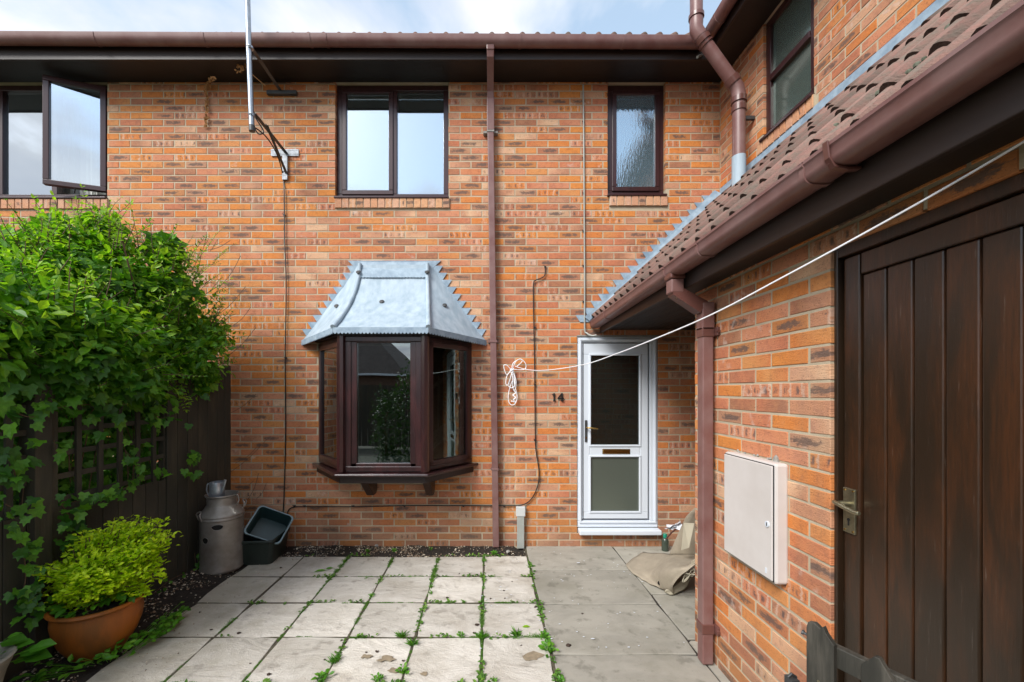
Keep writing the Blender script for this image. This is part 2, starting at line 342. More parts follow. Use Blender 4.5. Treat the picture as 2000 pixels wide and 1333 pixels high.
M = {}
M['brick'] = brick_material()
M['brick_pale'] = brick_material('pale_brick_end', [(0, (.60, .34, .20)), (.3, (.55, .27, .15)), (.5, (.62, .38, .26)), (.8, (.50, .25, .15)), (1, (.64, .36, .20))])
M['mortar'] = plain('lime_mortar', (.50, .43, .31), .95, var=.25, vscale=5, bump=.002, bscale=150, spec=.2, col2=(.41, .345, .245))
M['soffit'] = plain('dark_stained_soffit', (.014, .010, .008), .5, var=.3, vscale=3)
M['fascia'] = plain('dark_stained_fascia', (.028, .017, .013), .42, var=.4, vscale=2, stretch=(.3, .3, 3))
M['gutter'] = plain('brown_plastic', (.165, .074, .066), .40, var=.22, vscale=6, col2=(.215, .125, .115), bump=.0004, bscale=12)
M['gutter2'] = plain('brown_plastic_shiny', (.14, .06, .05), .28, var=.2, vscale=4)
M['frame'] = plain('rosewood_plastic', (.050, .018, .019), .30, var=.35, vscale=40, stretch=(1, 1, .1), coat=.2)
M['frame_dark'] = plain('rosewood_plastic_dark', (.020, .011, .010), .35, var=.3, vscale=30)
M['bay'] = wood_material('bay_rosewood', (.022, .008, .009), (.065, .018, .018), .5, .7, .28)
M['white'] = plain('white_plastic', (.66, .71, .77), .28, var=.03, vscale=3)
M['spacer'] = plain('grey_spacer_bar', (.62, .66, .7), .4)
M['gasket'] = plain('black_gasket_and_gap', (.01, .01, .01), .6)
M['lead'] = plain('weathered_lead', (.28, .37, .44), .6, metal=.0, var=.3, vscale=13, col2=(.40, .49, .56), bump=.005, bscale=12, stretch=(1, 1, .10))
M['lead_dk'] = plain('darker_lead', (.20, .28, .36), .6, metal=.0, var=.25, vscale=12, col2=(.33, .43, .51), bump=.002, bscale=40)
M['tile'] = plain('concrete_roof_tile', (.24, .125, .10), .9, var=.5, vscale=16, col2=(.16, .125, .10), bump=.004, bscale=110, rndvar=.22)
M['tile_end'] = plain('mossy_shaded_tile_edge', (.075, .046, .034), .95, var=.6, vscale=40, bump=.006, bscale=90)  # moss brown with the shade of the hollow roll ends painted in
M['galv'] = plain('galvanised_steel', (.40, .45, .50), .34, metal=.75, var=.25, vscale=20)
M['galv_mid'] = plain('weathered_galvanised', (.30, .33, .36), .5, metal=.4, var=.4, vscale=30)
M['galv_dk'] = plain('dull_steel_angle', (.085, .088, .09), .5, metal=.5, var=.3, vscale=12)
M['cable'] = plain('black_cable', (.015, .012, .012), .5)
M['rope'] = plain('white_washing_line', (.86, .87, .90), .4)
M['digit'] = plain('black_iron', (.012, .012, .012), .4)
M['brass'] = plain('brass', (.62, .40, .12), .25, metal=1.0, var=.2, vscale=30)
M['aged_brass'] = plain('tarnished_brass', (.36, .33, .22), .38, metal=.9, var=.4, vscale=30)
M['meter'] = plain('cream_fibreglass', (.62, .585, .56), .42, var=.06, vscale=4, col2=(.56, .52, .49))
M['door_wood'] = wood_material('stained_door_wood', (.020, .011, .0055), (.070, .023, .007), .3, .70, .34)
M['fence'] = wood_material('stained_fence_wood', (.038, .036, .026), (.075, .064, .042), .0, .8, .75)
M['picket'] = wood_material('weathered_picket', (.022, .021, .016), (.095, .085, .068), .0, .8, .6)
M['alum'] = plain('dull_aluminium', (.36, .34, .31), .45, metal=.45, var=.3, vscale=7, col2=(.24, .215, .185), bump=.002, bscale=14)
M['alum_lt'] = plain('galvanised_can', (.50, .56, .62), .3, metal=.6, var=.3, vscale=26)
M['black'] = plain('deep_black', (.004, .004, .004), .8)
M['teal'] = plain('teal_plastic', (.014, .045, .048), .38, var=.2, vscale=9)
M['teal_rim'] = plain('teal_plastic_rim', (.20, .29, .32), .35, var=.3, vscale=15)
M['boxgrey'] = plain('dark_green_plastic', (.022, .032, .026), .45, var=.3, vscale=9)
M['terra'] = plain('glazed_terracotta', (.36, .105, .014), .45, var=.45, vscale=7, col2=(.17, .065, .016), stretch=(1, 1, .25), spec=.3)
M['greypot'] = plain('old_stone_pot', (.30, .28, .23), .8, var=.4, vscale=12, bump=.003)
M['soil'] = plain('dark_soil', (.030, .022, .016), .95, var=.5, vscale=14, bump=.02, bscale=30)
M['joint'] = plain('dark_joint_grit', (.042, .036, .022), .95, var=.6, vscale=22, col2=(.11, .095, .06), bump=.004, bscale=200)
M['land'] = plain('far_ground', (.12, .12, .09), .95, var=.3, vscale=2)
M['pebble'] = plain('bark_and_gravel', (.20, .14, .09), .8, rndvar=.75)
M['pebble_lt'] = plain('pale_gravel', (.52, .46, .36), .7, rndvar=.45)
M['slab'] = slab_material('riven_slab', (.54, .505, .44), (.66, .625, .56), (.40, .35, .28), 2.3, .03)
M['flag'] = slab_material('concrete_flag', (.32, .305, .26), (.40, .38, .325), (.23, .22, .17), 2.2, .004)
M['carpet'] = plain('beige_carpet_back', (.36, .31, .235), .95, var=.2, vscale=9, bump=.002, bscale=260)
M['carpet2'] = plain('pale_card', (.46, .42, .32), .9, var=.12, vscale=6)
M['plastic_bag'] = plain('clear_polythene', (.72, .75, .80), .15, var=.2, vscale=30)
M['green_cap'] = plain('green_cap', (.01, .22, .14), .35)
M['bottle'] = plain('dark_bottle', (.045, .06, .045), .2)
M['concrete'] = plain('mortar_fillet', (.33, .32, .29), .9, var=.3, vscale=18, bump=.004, bscale=50)
M['duct'] = plain('grey_plastic_duct', (.36, .38, .35), .45, var=.2, vscale=6)
M['clod'] = plain('dry_soil_clod', (.045, .028, .020), .95, bump=.004, bscale=120)
M['twig'] = plain('brown_twig', (.12, .075, .045), .8)
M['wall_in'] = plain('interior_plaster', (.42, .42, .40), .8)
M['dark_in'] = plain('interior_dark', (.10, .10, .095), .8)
M['curtain'] = plain('white_net_curtain', (.72, .74, .72), .9)
M['blossom'] = plain('dry_seed_stem', (.30, .14, .045), .9)
M['ivy'] = leaf_material('ivy_leaf', (.025, .11, .010), (.075, .25, .016), (.16, .40, .025), .32, .5)
M['shrub'] = leaf_material('shrub_leaf', (.040, .15, .008), (.12, .33, .012), (.24, .46, .018), .42, .5)
M['young'] = leaf_material('young_leaf', (.17, .38, .015), (.30, .52, .02), (.42, .60, .04), .45, .4)
M['gold'] = leaf_material('golden_leaf', (.32, .52, .008), (.54, .72, .010), (.66, .80, .02), .42, .55)
M['weed'] = leaf_material('weed_leaf', (.05, .18, .012), (.09, .28, .015), (.17, .38, .025), .35, .45)
M['roof_moss'] = plain('dark_roof_moss', (.055, .060, .035), .95, var=.6, vscale=60, col2=(.14, .15, .11), bump=.004, bscale=120)
M['moss'] = leaf_material('moss_tuft', (.045, .12, .012), (.08, .20, .018), (.15, .28, .03), .2, .8)
M['glass_up'] = glass_material('upper_window_glass', .54, (.84, .93, 1.0), haze=.07, hcol=(.5, .6, .6))
M['glass_bay'] = glass_material('bay_window_glass', .20, (.9, .96, 1.0), alpha_col=(.55, .6, .56))
M['glass_wing'] = glass_material('wing_window_glass', .12, (.75, .88, .82), alpha_col=(.5, .6, .55), rough=.12, haze=.55, hcol=(.13, .17, .15))
M['glass_frost'] = glass_material('frosted_door_glass', .10, (.75, .85, .75), ripple=.002, alpha_col=(.10, .13, .11), rough=.28, haze=.7, hcol=(.12, .14, .115))
M['glass_side'] = glass_material('side_bay_glass', .07, (.8, .9, .9), alpha_col=(.6, .65, .6))
M['glass_door'] = glass_material('door_glass', .06, (.9, 1, .97), alpha_col=(.5, .55, .52), haze=.18, hcol=(.05, .06, .052))
M['glass_obs'] = glass_material('obscure_glass', .48, (.80, .92, 1.0), ripple=.0022, alpha_col=(.45, .6, .65), rough=.06, haze=.5, hcol=(.28, .42, .50))
M['opp_wall'] = plain('opposite_brick', (.16, .09, .06), .9, var=.3, vscale=6)
M['opp_roof'] = plain('opposite_roof_tile', (.055, .042, .038), .9, var=.4, vscale=5)

# ------------------------------------------------------------------ bricks
BW, BH, GAP = .2235, .0635, .0115
CAM = Vector((0, 0, H))
def brick_mesh(mb, w, h, xf=None, rn=0.0, dep=.05, jit=None):
    "local frame x = along, y = into the wall, z = up; front at y=0"
    ch = .0026; j = jit or [0] * 8
    o = [(-w / 2 + j[0], -h / 2 + j[1]), (w / 2 + j[2], -h / 2 + j[3]), (w / 2 + j[4], h / 2 + j[5]), (-w / 2 + j[6], h / 2 + j[7])]
    i_ = [(x - math.copysign(ch, x), z - math.copysign(ch, z)) for x, z in o]
    V = [Vector((x, 0, z)) for x, z in i_] + [Vector((x, ch, z)) for x, z in o] + [Vector((x, dep, z)) for x, z in o]
    uvs = i_ + o + o
    fs = [(0, 1, 2, 3)] + [(4 + k, 4 + (k + 1) % 4, (k + 1) % 4, k) for k in range(4)] + [(8 + k, 8 + (k + 1) % 4, 4 + (k + 1) % 4, 4 + k) for k in range(4)]
    b = len(mb.v); mb.v += [xf @ v if xf else v for v in V]
    for f in fs:
        mb.f.append(tuple(b + q for q in f)); mb.uv.append([uvs[q] for q in f]); mb.rn.append(rn)
FULL = []
for k in range(6):
    mb = MB(); brick_mesh(mb, BW, BH, jit=[random.uniform(-.0018, .0018) for _ in range(8)]); FULL.append(mb.mesh('brick', M['brick']))
SMALL = {}
def small_mesh(w, h):
    key = (round(w, 3), round(h, 3))
    if key not in SMALL:
        mb = MB(); brick_mesh(mb, key[0], key[1], jit=[random.uniform(-.0015, .0015) for _ in range(8)]); SMALL[key] = mb.mesh('brick', M['brick'])
    return SMALL[key]
def courses(u0, u1, v0, v1, base, holes, phase=0.0, flip=0):
    "bricks as (uc, vc, w, h); holes are (u0, v0, u1, v1)"
    out = []; k = int((v0 - base) // .075); P = BW + GAP
    while base + k * .075 < v1 - .012:
        a = base + k * .075 + GAP / 2; b = a + BH
        a2, b2 = max(a, v0), min(b, v1)
        if b2 - a2 < .012: k += 1; continue
        off = phase + ((k + flip) % 2) * P / 2
        n = math.floor((u0 - off) / P)
        seg = [(u0, u1)]
        for h in holes:
            if h[1] < b2 - .01 and h[3] > a2 + .01:
                seg = [q for s in seg for q in ((s[0], min(s[1], h[0])), (max(s[0], h[2]), s[1])) if q[1] - q[0] > .02]
        for s in seg:
            n = math.floor((s[0] - off) / P)
            while off + n * P < s[1]:
                x0 = max(off + n * P, s[0] + (GAP * .2 if s[0] > u0 else 0)); x1 = min(off + n * P + BW, s[1])
                if x1 - x0 > .022: out.append(((x0 + x1) / 2, (a2 + b2) / 2, x1 - x0, b2 - a2))
                n += 1
        k += 1
    return out
def proj(p):
    if p.y < .05: return None
    return CX + F * p.x / p.y, CY - F * (p.z - H) / p.y
class BrickSet:
    def __init__(s): s.items = []
    def add(s, wall, fr, rotz, bricks, vis=None):
        for (uc, vc, w_, h_) in bricks:
            c = fr(uc, -.0008 + random.uniform(-.0012, .0010), vc)
            a = proj(fr(uc - w_ / 2, 0, vc - h_ / 2)); b = proj(fr(uc + w_ / 2, 0, vc + h_ / 2)); area = 0
            if a and b:
                x0, x1 = sorted((a[0], b[0])); y0, y1 = sorted((a[1], b[1]))
                if x1 > 0 and x0 < 2000 and y1 > 0 and y0 < 1333 and (vis is None or vis((x0 + x1) / 2, (y0 + y1) / 2)):
                    area = (min(x1, 2000) - max(x0, 0)) * (min(y1, 1333) - max(y0, 0))
            s.items.append((area, wall, c, rotz, w_, h_))
    def build(s, limit=300):
        s.items.sort(key=lambda t: -t[0]); rest = {}
        for i, (area, wall, c, rz, w_, h_) in enumerate(s.items):
            rn = random.random() * 9.0 + .05
            tilt = random.uniform(-.004, .004)
            if i < limit and area > 0:
                me = random.choice(FULL) if abs(w_ - BW) < .002 and abs(h_ - BH) < .002 else small_mesh(w_, h_)
                inst('brick', me, wall, c, (0, tilt, rz), None, rn)
            else:
                mb = rest.setdefault(wall.name, (wall, MB()))[1]
                brick_mesh(mb, w_, h_, Matrix.Translation(c) @ Matrix.Rotation(rz, 4, 'Z') @ Matrix.Rotation(tilt, 4, 'Y'), rn, jit=[random.uniform(-.0015, .0015) for _ in range(8)])
        for wn, (wall, mb) in rest.items():
            mb.build('brickwork', M['brick'], wall, kind='stuff')
def wall_backing(mb, fr, u0, u1, v0, v1, holes, d0, d1):
    e = .004; holes = [(h[0] - e, h[1] - e, h[2] + e, h[3] + e) for h in holes]
    us = sorted({u0, u1, *[h[0] for h in holes], *[h[2] for h in holes]}); vs = sorted({v0, v1, *[h[1] for h in holes], *[h[3] for h in holes]})
    us = [x for x in us if u0 <= x <= u1]; vs = [x for x in vs if v0 <= x <= v1]
    for i in range(len(us) - 1):
        run = None
        for j in range(len(vs) - 1):
            cu, cv = (us[i] + us[i + 1]) / 2, (vs[j] + vs[j + 1]) / 2
            hole = any(h[0] < cu < h[2] and h[1] < cv < h[3] for h in holes)
            if not hole:
                if run is None: run = vs[j]
                end = vs[j + 1]
            if (hole or j == len(vs) - 2) and run is not None:
                mb.box(us[i], us[i + 1], d0, d1, run, end, fr); run = None

# ------------------------------------------------------------------ ground (setting)
mb = MB(); mb.raw([(-300, -300, -.06), (300, -300, -.06), (300, 300, -.06), (-300, 300, -.06)], [(0, 1, 2, 3)])
tag(mb.build('ground', M['land']), kind='structure')
mb = MB(); nx, ny = 90, 46
V = []; Fc = []
for j in range(ny + 1):
    for i in range(nx + 1):
        x = -2.95 + 3.38 * i / nx; y = 4.45 - 3.4 * j / ny
        z = -.028 + .018 * noise.noise(Vector((x * 7, y * 7, 0))) + .008 * noise.noise(Vector((x * 25, y * 25, 3)))
        if x < -2.28: z += .045 * min(1, (-2.28 - x) / .25)
        if y > 4.14: z += .035 * min(1, (y - 4.14) / .15) * (1 if x < .3 else .2)
        if -2.27 < x < .40 and y < 4.11: z = -.011
        V.append((x, y, z))
for j in range(ny):
    for i in range(nx):
        a = j * (nx + 1) + i; Fc.append((a, a + nx + 1, a + nx + 2, a + 1))
mb.raw(V, Fc); soil = tag(mb.build('soil_bed', M['soil'], smooth=True), kind='structure')
def soil_z(x, y): return (-.028 + .018 * noise.noise(Vector((x * 7, y * 7, 0))) + (.045 * min(1, max(0, (-2.28 - x) / .25))) + (.035 * min(1, max(0, (y - 4.14) / .15)) * (1 if x < .3 else .2)))

patio = empty('patio', (0, 3, 0)); tag(patio, kind='structure')
def slab(mb, x0, x1, y0, y1, rag=.0062, top=0.0, th=.045, tilt=(0, 0)):
    c = ((x0 + x1) / 2, (y0 + y1) / 2); pts = []
    cs = [(x0, y0), (x1, y0), (x1, y1), (x0, y1)]
    for k in range(4):
        a, b = cs[k], cs[(k + 1) % 4]
        for t in (0, .3, .68):
            x = a[0] + (b[0] - a[0]) * t; y = a[1] + (b[1] - a[1]) * t
            if t == 0: x += (c[0] - x) * .018; y += (c[1] - y) * .018
            pts.append((x + random.uniform(-rag, rag), y + random.uniform(-rag, rag)))
    zz = lambda x, y: top + (x - c[0]) * tilt[0] + (y - c[1]) * tilt[1]
    n = len(pts); ins = [(x + (c[0] - x) * .012, y + (c[1] - y) * .012) for x, y in pts]
    V = [(x, y, zz(x, y)) for x, y in ins] + [(x, y, zz(x, y) - .0025) for x, y in pts] + [(x, y, top - th) for x, y in pts]
    Fc = [tuple(range(n))] + [(n + k, n + (k + 1) % n, (k + 1) % n, k) for k in range(n)] + [(2 * n + k, 2 * n + (k + 1) % n, n + (k + 1) % n, n + k) for k in range(n)]
    mb.raw(V, Fc)
CW = .4525
for r in range(6):
    for c in range(6):
        x1 = .395 - CW * 0 if c == 0 else -.041 - CW * (c - 1)
        x0 = -.041 - CW * c
        y1 = 4.124 - CW * r; y0 = y1 - CW
        g = .0065
        mb = MB(); slab(mb, x0 + g, x1 - g, y0 + g, y1 - g, tilt=(random.uniform(-.006, .006), random.uniform(-.006, .006)), top=random.uniform(-.003, .003))
        if c == 5: mb.v = [v if v.x > -2.29 else Vector((v.x + .04 * noise.noise(v * 6), v.y, v.z)) for v in mb.v]
        o = mb.build('slab', M['slab'], patio); o['rnd'] = random.random() * 5
for r in range(1, 6):
    y = 4.124 - CW * r; mb = MB(); mb.box(-2.29, .385, y - .010, y + .010, -.03, -.0022); mb.build('joint_fill', M['joint'], patio)
for c in range(0, 5):
    x = -.041 - CW * c; mb = MB(); mb.box(x - .0085, x + .0085, 1.42, 4.12, -.03, -.0028); mb.build('joint_fill', M['joint'], patio)
mb = MB(); mb.box(.388, .412, 1.42, 4.36, -.03, -.002); mb.build('joint_fill', M['joint'], patio)
path = empty('path', (1.0, 3, 0)); tag(path, kind='structure')
ys = [4.392, 3.80, 3.19, 2.58, 1.97, 1.36]
for k in range(5):
    mb = MB(); slab(mb, .405, 1.326, ys[k + 1] + .004, ys[k] - .004, .003, top=.004 + random.uniform(-.003, .003)); o = mb.build('slab', M['flag'], path); o['rnd'] = random.random() * 5
ys = [4.392, 3.35, 2.74]
for k in range(2):
    mb = MB(); slab(mb, 1.335, 2.26, ys[k + 1] + .004, ys[k] - .004, .003, top=.002); o = mb.build('slab', M['flag'], path); o['rnd'] = random.random() * 5
mb = MB(); slab(mb, 1.335, 1.40, 1.36, 2.73, .003, top=.0); o = mb.build('slab', M['flag'], path); o['rnd'] = 2.2
mb = MB(); mb.box(.415, 2.45, 1.2, 4.40, -.055, -.008); mb.build('bedding', M['soil'], path)

# ------------------------------------------------------------------ the house
YF = 4.38
house = empty('brick_house', (0, 4.5, 0), 'orange brick terraced house with dark brown windows, lead-roofed bay and white front door', 'house')
FAC = Frame((0, YF, 0), (1, 0, 0), (0, 1, 0))
XW = 2.48
WING = Frame((XW, 0, 0), (0, -1, 0), (1, 0, 0))       # u = -Y, d into the wall (+X)
EZ = 4.968
W0 = (-5.75, 3.735, -4.075, EZ); W1 = (-1.632, 3.741, -.425, EZ); W2 = (1.281, 3.765, 1.898, EZ)
DO = (.955, .15, 1.822, 2.25); BAY = (-1.80, .92, -.183, 2.17)
holes = [W0, W1, W2, DO, BAY]
wall = MB(); wall_backing(wall, FAC, -7.6, 2.7, -.05, EZ + .2, [h for h in holes], .0022, .26)
wall = wall.build('wall', M['mortar'], house)
sills = [(W0[0] - .03, 3.605, W0[2] + .025, 3.735), (W1[0] - .0, 3.613, W1[2] + .018, 3.741), (1.297, 3.637, 1.917, 3.765)]
BS = BrickSet()
BS.add(wall, FAC, 0, courses(-7.6, 2.48, 0, EZ, -.003, holes + sills, phase=.06), vis=lambda x, y: not (x < 455 and 400 < y < 1000) and not (x > 1150 and y > 640 - (x - 1150) * .94 and y < 900) and not (560 < x < 960 and 500 < y < 945) and y > 175)
WW = (-3.69, 3.93, -3.12, EZ)     # wing window in u = -Y
wing_holes = [WW]
wsill = (-3.75, 3.80, -3.10, 3.93)
ww = MB(); wall_backing(ww, WING, -4.384, 1.5, 3.0, EZ + .2, wing_holes, .0022, .26)
wing = ww.build('wall', M['mortar'], house)
BS.add(wing, WING, -math.pi / 2, courses(-4.375, 1.5, 3.55, EZ, -.003, wing_holes + [wsill], phase=.1), vis=lambda x, y: y < 395 - (x - 1406) * .84 + 30 and x < 1900)
BS.build(300)
# brick-on-edge sills under the windows
def edge_sill(fr, rotz, s, out=.02, n=None):
    n = n or round((s[2] - s[0]) / .0755); w_ = (s[2] - s[0]) / n
    m = MB(); m.box(s[0], s[2], -.012, .05, s[1] + .004, s[3] - .002, fr); sc = m.build('sill_course', M['mortar'], house)
    me = small_mesh(w_ - .009, s[3] - s[1] - .008).copy(); me.materials[0] = M['brick_pale']
    for k in range(n):
        inst('brick', me, sc, fr(s[0] + (k + .5) * w_, -out, (s[1] + s[3]) / 2), (random.uniform(-.02, .02), 0, rotz), None, .9 + random.random() * .001 + (random.choice([.123, 1.77, 2.31, 4.4, 5.9])))
edge_sill(FAC, 0, (-5.80, 3.605, -4.05, 3.715)); edge_sill(FAC, 0, (W1[0], 3.613, W1[2] + .018, 3.722)); edge_sill(FAC, 0, (1.297, 3.637, 1.917, 3.748))
edge_sill(WING, -math.pi / 2, (-3.75, 3.81, -3.10, 3.915))

def window(fr, o, lights, mat, glass, recess=.05, fw=.055, sill=True, trans=None, curtain=None, name='window', parent=house, topw=None, glass2=None):
    u0, v0, u1, v1 = o; tw = topw or fw
    c = fr((u0 + u1) / 2, recess, v0); win = empty(name, c, parent=parent)
    f = MB(); d0, d1 = recess, recess + .07
    f.box(u0, u1, d0, d1, v0, v0 + fw, fr); f.box(u0, u1, d0, d1, v1 - tw, v1, fr)
    f.box(u0, u0 + fw, d0, d1, v0 + fw, v1 - tw, fr); f.box(u1 - fw, u1, d0, d1, v0 + fw, v1 - tw, fr)
    for a, b in zip(lights[:-1], lights[1:]): f.box(a[1], b[0], d0, d1, v0 + fw, v1 - tw, fr)
    f.build('frame', mat, win, bevel=.004)
    for li in lights:
        a, b, kind = li[:3]; z0, z1 = v0 + fw, v1 - tw
        if kind == 'open': continue
        if kind == 'sash':
            s = MB(); q = .048; e = d0 - .014; a, b = a - .012, b + .012; z0 -= .012; z1 += .012
            s.box(a, b, e, e + .05, z0, z0 + q, fr); s.box(a, b, e, e + .05, z1 - q, z1, fr); s.box(a, a + q, e, e + .05, z0 + q, z1 - q, fr); s.box(b - q, b, e, e + .05, z0 + q, z1 - q, fr)
            s.build('casement', mat, win, bevel=.005); a += q; b -= q; z0 += q; z1 -= q; gd = e + .022
        else: gd = d0 + .03
        sp = MB(); t = .007
        for bx in ((a, b, z0, z0 + t), (a, b, z1 - t, z1), (a, a + t, z0 + t, z1 - t), (b - t, b, z0 + t, z1 - t)): sp.box(bx[0], bx[1], gd + .006, gd + .012, bx[2], bx[3], fr)
        sp.build('spacer_bar', M['spacer'], win)
        g = MB(); g.box(a, b, gd, gd + .004, z0, z1, fr); g.build('pane', glass, win)
    if sill:
        s = MB(); s.box(u0 - .008, u1 + .008, -.03, recess + .02, v0 - .022, v0 - .001, fr); s.build('sill', mat, win, bevel=.004)
    return win
k = 1 / 182.6
w1 = window(FAC, W1, [(-1.563, -1.035, 'sash'), (-.985, -.482, 'fix')], M['frame'], M['glass_up'])
w2 = window(FAC, W2, [(1.353, 1.838, 'sash')], M['frame'], M['glass_obs'], fw=.068)
w0 = window(FAC, W0, [(-5.69, -5.32, 'fix'), (-5.25, -4.72, 'fix'), (-4.66, -4.14, 'open')], M['frame'], M['glass_up'])
# the left window's casement stands open towards the yard, hinged at its right edge
hin = FAC(-4.10, .03, 0); ang = R(19)
OPN = Frame(hin, (-math.cos(ang), -math.sin(ang), 0), (-math.sin(ang), math.cos(ang), 0))
s = MB(); q = .052; L0, L1, z0, z1 = 0, .525, 3.80, 4.925
s.box(L0, L1, -.025, .025, z0, z0 + q, OPN); s.box(L0, L1, -.025, .025, z1 - q, z1, OPN); s.box(L0, L0 + q, -.025, .025, z0 + q, z1 - q, OPN); s.box(L1 - q, L1, -.025, .025, z0 + q, z1 - q, OPN)
cs = s.build('casement', M['frame'], w0, bevel=.005); tag(cs, 'casement standing open')
g = MB(); g.box(L0 + q, L1 - q, -.003, .002, z0 + q, z1 - q, OPN); g.build('pane', M['glass_up'], w0)
s = MB(); s.tube([FAC(-4.45, .03, 3.80), FAC(-4.35, -.06, 3.80), FAC(-4.25, -.03, 3.80)], .006); s.build('stay', M['galv_dk'], w0)
# net curtains
cu = MB(); V = []; Fc = []; n = 90
for i in range(n + 1):
    x = -5.7 + 1.6 * i / n; y = YF + .22 + .018 * math.sin(i * 1.15) + .01 * math.sin(i * 2.9)
    V += [(x, y, 3.75), (x, y, 4.95)]
cu.raw(V, [(2 * i, 2 * i + 2, 2 * i + 3, 2 * i + 1) for i in range(n)])
tag(cu.build('net_curtain', M['curtain'], smooth=True), 'white net curtain hanging behind the open left upstairs window', 'curtain')
# wing window: fanlight over a casement
ww_ = empty('window', WING((WW[0] + WW[2]) / 2, .03, WW[1]), parent=house)
f = MB(); u0, v0, u1, v1 = WW; q = .06; d0, d1 = .025, .09
f.box(u0, u1, d0, d1, v0, v0 + q, WING); f.box(u0, u1, d0, d1, v1 - q, v1, WING); f.box(u0, u0 + q, d0, d1, v0 + q, v1 - q, WING); f.box(u1 - q, u1, d0, d1, v0 + q, v1 - q, WING)
f.box(u0 + q, u1 - q, d0 - .01, d1, 4.41, 4.465, WING); f.build('frame', M['frame'], ww_, bevel=.005)
for a, b in ((v0 + q, 4.41), (4.465, v1 - q)):
    g = MB(); g.box(u0 + q, u1 - q, .05, .055, a, b, WING); g.build('pane', M['glass_wing'], ww_)
    sp = MB(); sp.box(u0 + q, u0 + q + .008, .057, .065, a, b, WING); sp.box(u1 - q - .008, u1 - q, .057, .065, a, b, WING); sp.build('spacer_bar', M['spacer'], ww_)
s = MB(); s.box(u0 - .01, u1 + .01, -.035, .03, v0 - .025, v0 - .001, WING); s.build('sill', M['frame'], ww_, bevel=.004)

# soffits, fascias
s = MB(); s.box(-7.6, 2.19, 4.09, 4.384, EZ, EZ + .012); s.build('soffit', M['soffit'], house)
s = MB(); s.box(2.19, XW + .004, -1.5, 4.384, EZ, EZ + .012); s.build('soffit', M['soffit'], house)
s = MB(); s.box(-7.6, 2.19, 4.068, 4.09, EZ - .012, 5.15); s.build('fascia', M['fascia'], house, bevel=.003)
s = MB(); s.box(2.168, 2.19, -1.5, 4.066, EZ - .012, 5.15); s.build('fascia', M['fascia'], house, bevel=.003)
def gutter(name, p0, p1, out, w_, h_, mat, parent, style='round', brackets=(), capend=True):
    "trough from p0 to p1 (inner back-top edge); out = unit vector away from the fascia"
    p0, p1, out = Vector(p0), Vector(p1), Vector(out); up = Vector((0, 0, 1)); prof = []
    if style == 'round':
        for k in range(13):
            a = math.pi * k / 12; prof.append((w_ / 2 - w_ / 2 * math.cos(a), -h_ * math.sin(a) ** .8 if 0 < k < 12 else 0))
        prof[-1] = (w_ + .002, .004)
    else:
        prof = [(0, 0), (0, -h_ * .8), (w_ * .12, -h_ * .96), (w_ * .35, -h_), (w_ * .68, -h_ * .98), (w_ * .84, -h_ * .92), (w_ * .93, -h_ * .80), (w_ * .972, -h_ * .62), (w_ * .985, -.014), (w_ + .004, -.008), (w_ + .004, .002), (w_ - .006, .004)]
    th = .003; inner = [(x + (w_ / 2 - x) * .05, z + th * 1.3) for x, z in prof]
    ring = prof + inner[::-1]; n = len(ring)
    V = [p + out * x + up * z for p in (p0, p1) for x, z in ring]
    m = MB(); m.raw(V, [(k, (k + 1) % n, n + (k + 1) % n, n + k) for k in range(n)] + [tuple(range(n))[::-1], tuple(range(n, 2 * n))])
    g = m.build(name, mat, parent, smooth=True)
    for t in brackets:
        c = p0.lerp(p1, t); dr = (p1 - p0).normalized(); m = MB(); hw = .011
        outer = [(x + (x - w_ / 2) * .07, z - .005) for x, z in prof]
        ring2 = outer + [(x, z - .0005) for x, z in prof][::-1]; n2 = len(ring2)
        V = [c + dr * s_ * hw + out * x + up * z for s_ in (-1, 1) for x, z in ring2]
        m.raw(V, [(k, (k + 1) % n2, n2 + (k + 1) % n2, n2 + k) for k in range(n2)] + [tuple(range(n2))[::-1], tuple(range(n2, 2 * n2))])
        m.build('gutter_bracket', mat, g, smooth=True)
    return g
XL = -7.6
tt = lambda px: ((px - CX) * 3.97 / F - XL) / (2.10 - XL)
gutter('gutter', (XL, 4.066, 5.150), (2.10, 4.066, 5.098), (0, -1, 0), .112, .078, M['gutter'], house, brackets=[tt(183), tt(397), tt(604), tt(636), tt(1016), tt(1219)])
gutter('gutter', (2.166, 4.0, 5.085), (2.166, -1.5, 5.12), (-1, 0, 0), .112, .078, M['gutter'], house, brackets=[.05, .35])
# ---- roof tiles
def tile_profile(w_, n_roll=2, rh=.030, seg=6):
    pts = []; pitch = w_ / n_roll
    for r in range(n_roll):
        x0 = r * pitch
        for k in range(seg + 1):
            t = k / seg; pts.append((x0 + pitch * .52 * t, rh * math.sin(math.pi * t) ** .8))
        pts.append((x0 + pitch * .60, -.003)); pts.append((x0 + pitch * .93, -.003))
    return pts
def tile_mesh(w_=.30, ln=.40, th=.014, rh=.030):
    "x along the eave, y up the slope, z normal; origin at lower left corner"
    m = MB(); pr = tile_profile(w_ - .002, 2, rh); n = len(pr)
    V = [(x, 0, z + th) for x, z in pr] + [(x, ln, z + .001) for x, z in pr] + [(x, 0, z * .15) for x, z in pr]
    m.raw(V, [(i, i + 1, n + i + 1, n + i) for i in range(n - 1)] + [(2 * n + i, 2 * n + i + 1, i + 1, i) for i in range(n - 1)] + [(0, n, 2 * n)] + [(n - 1, 3 * n - 1, 2 * n - 1)])
    return m
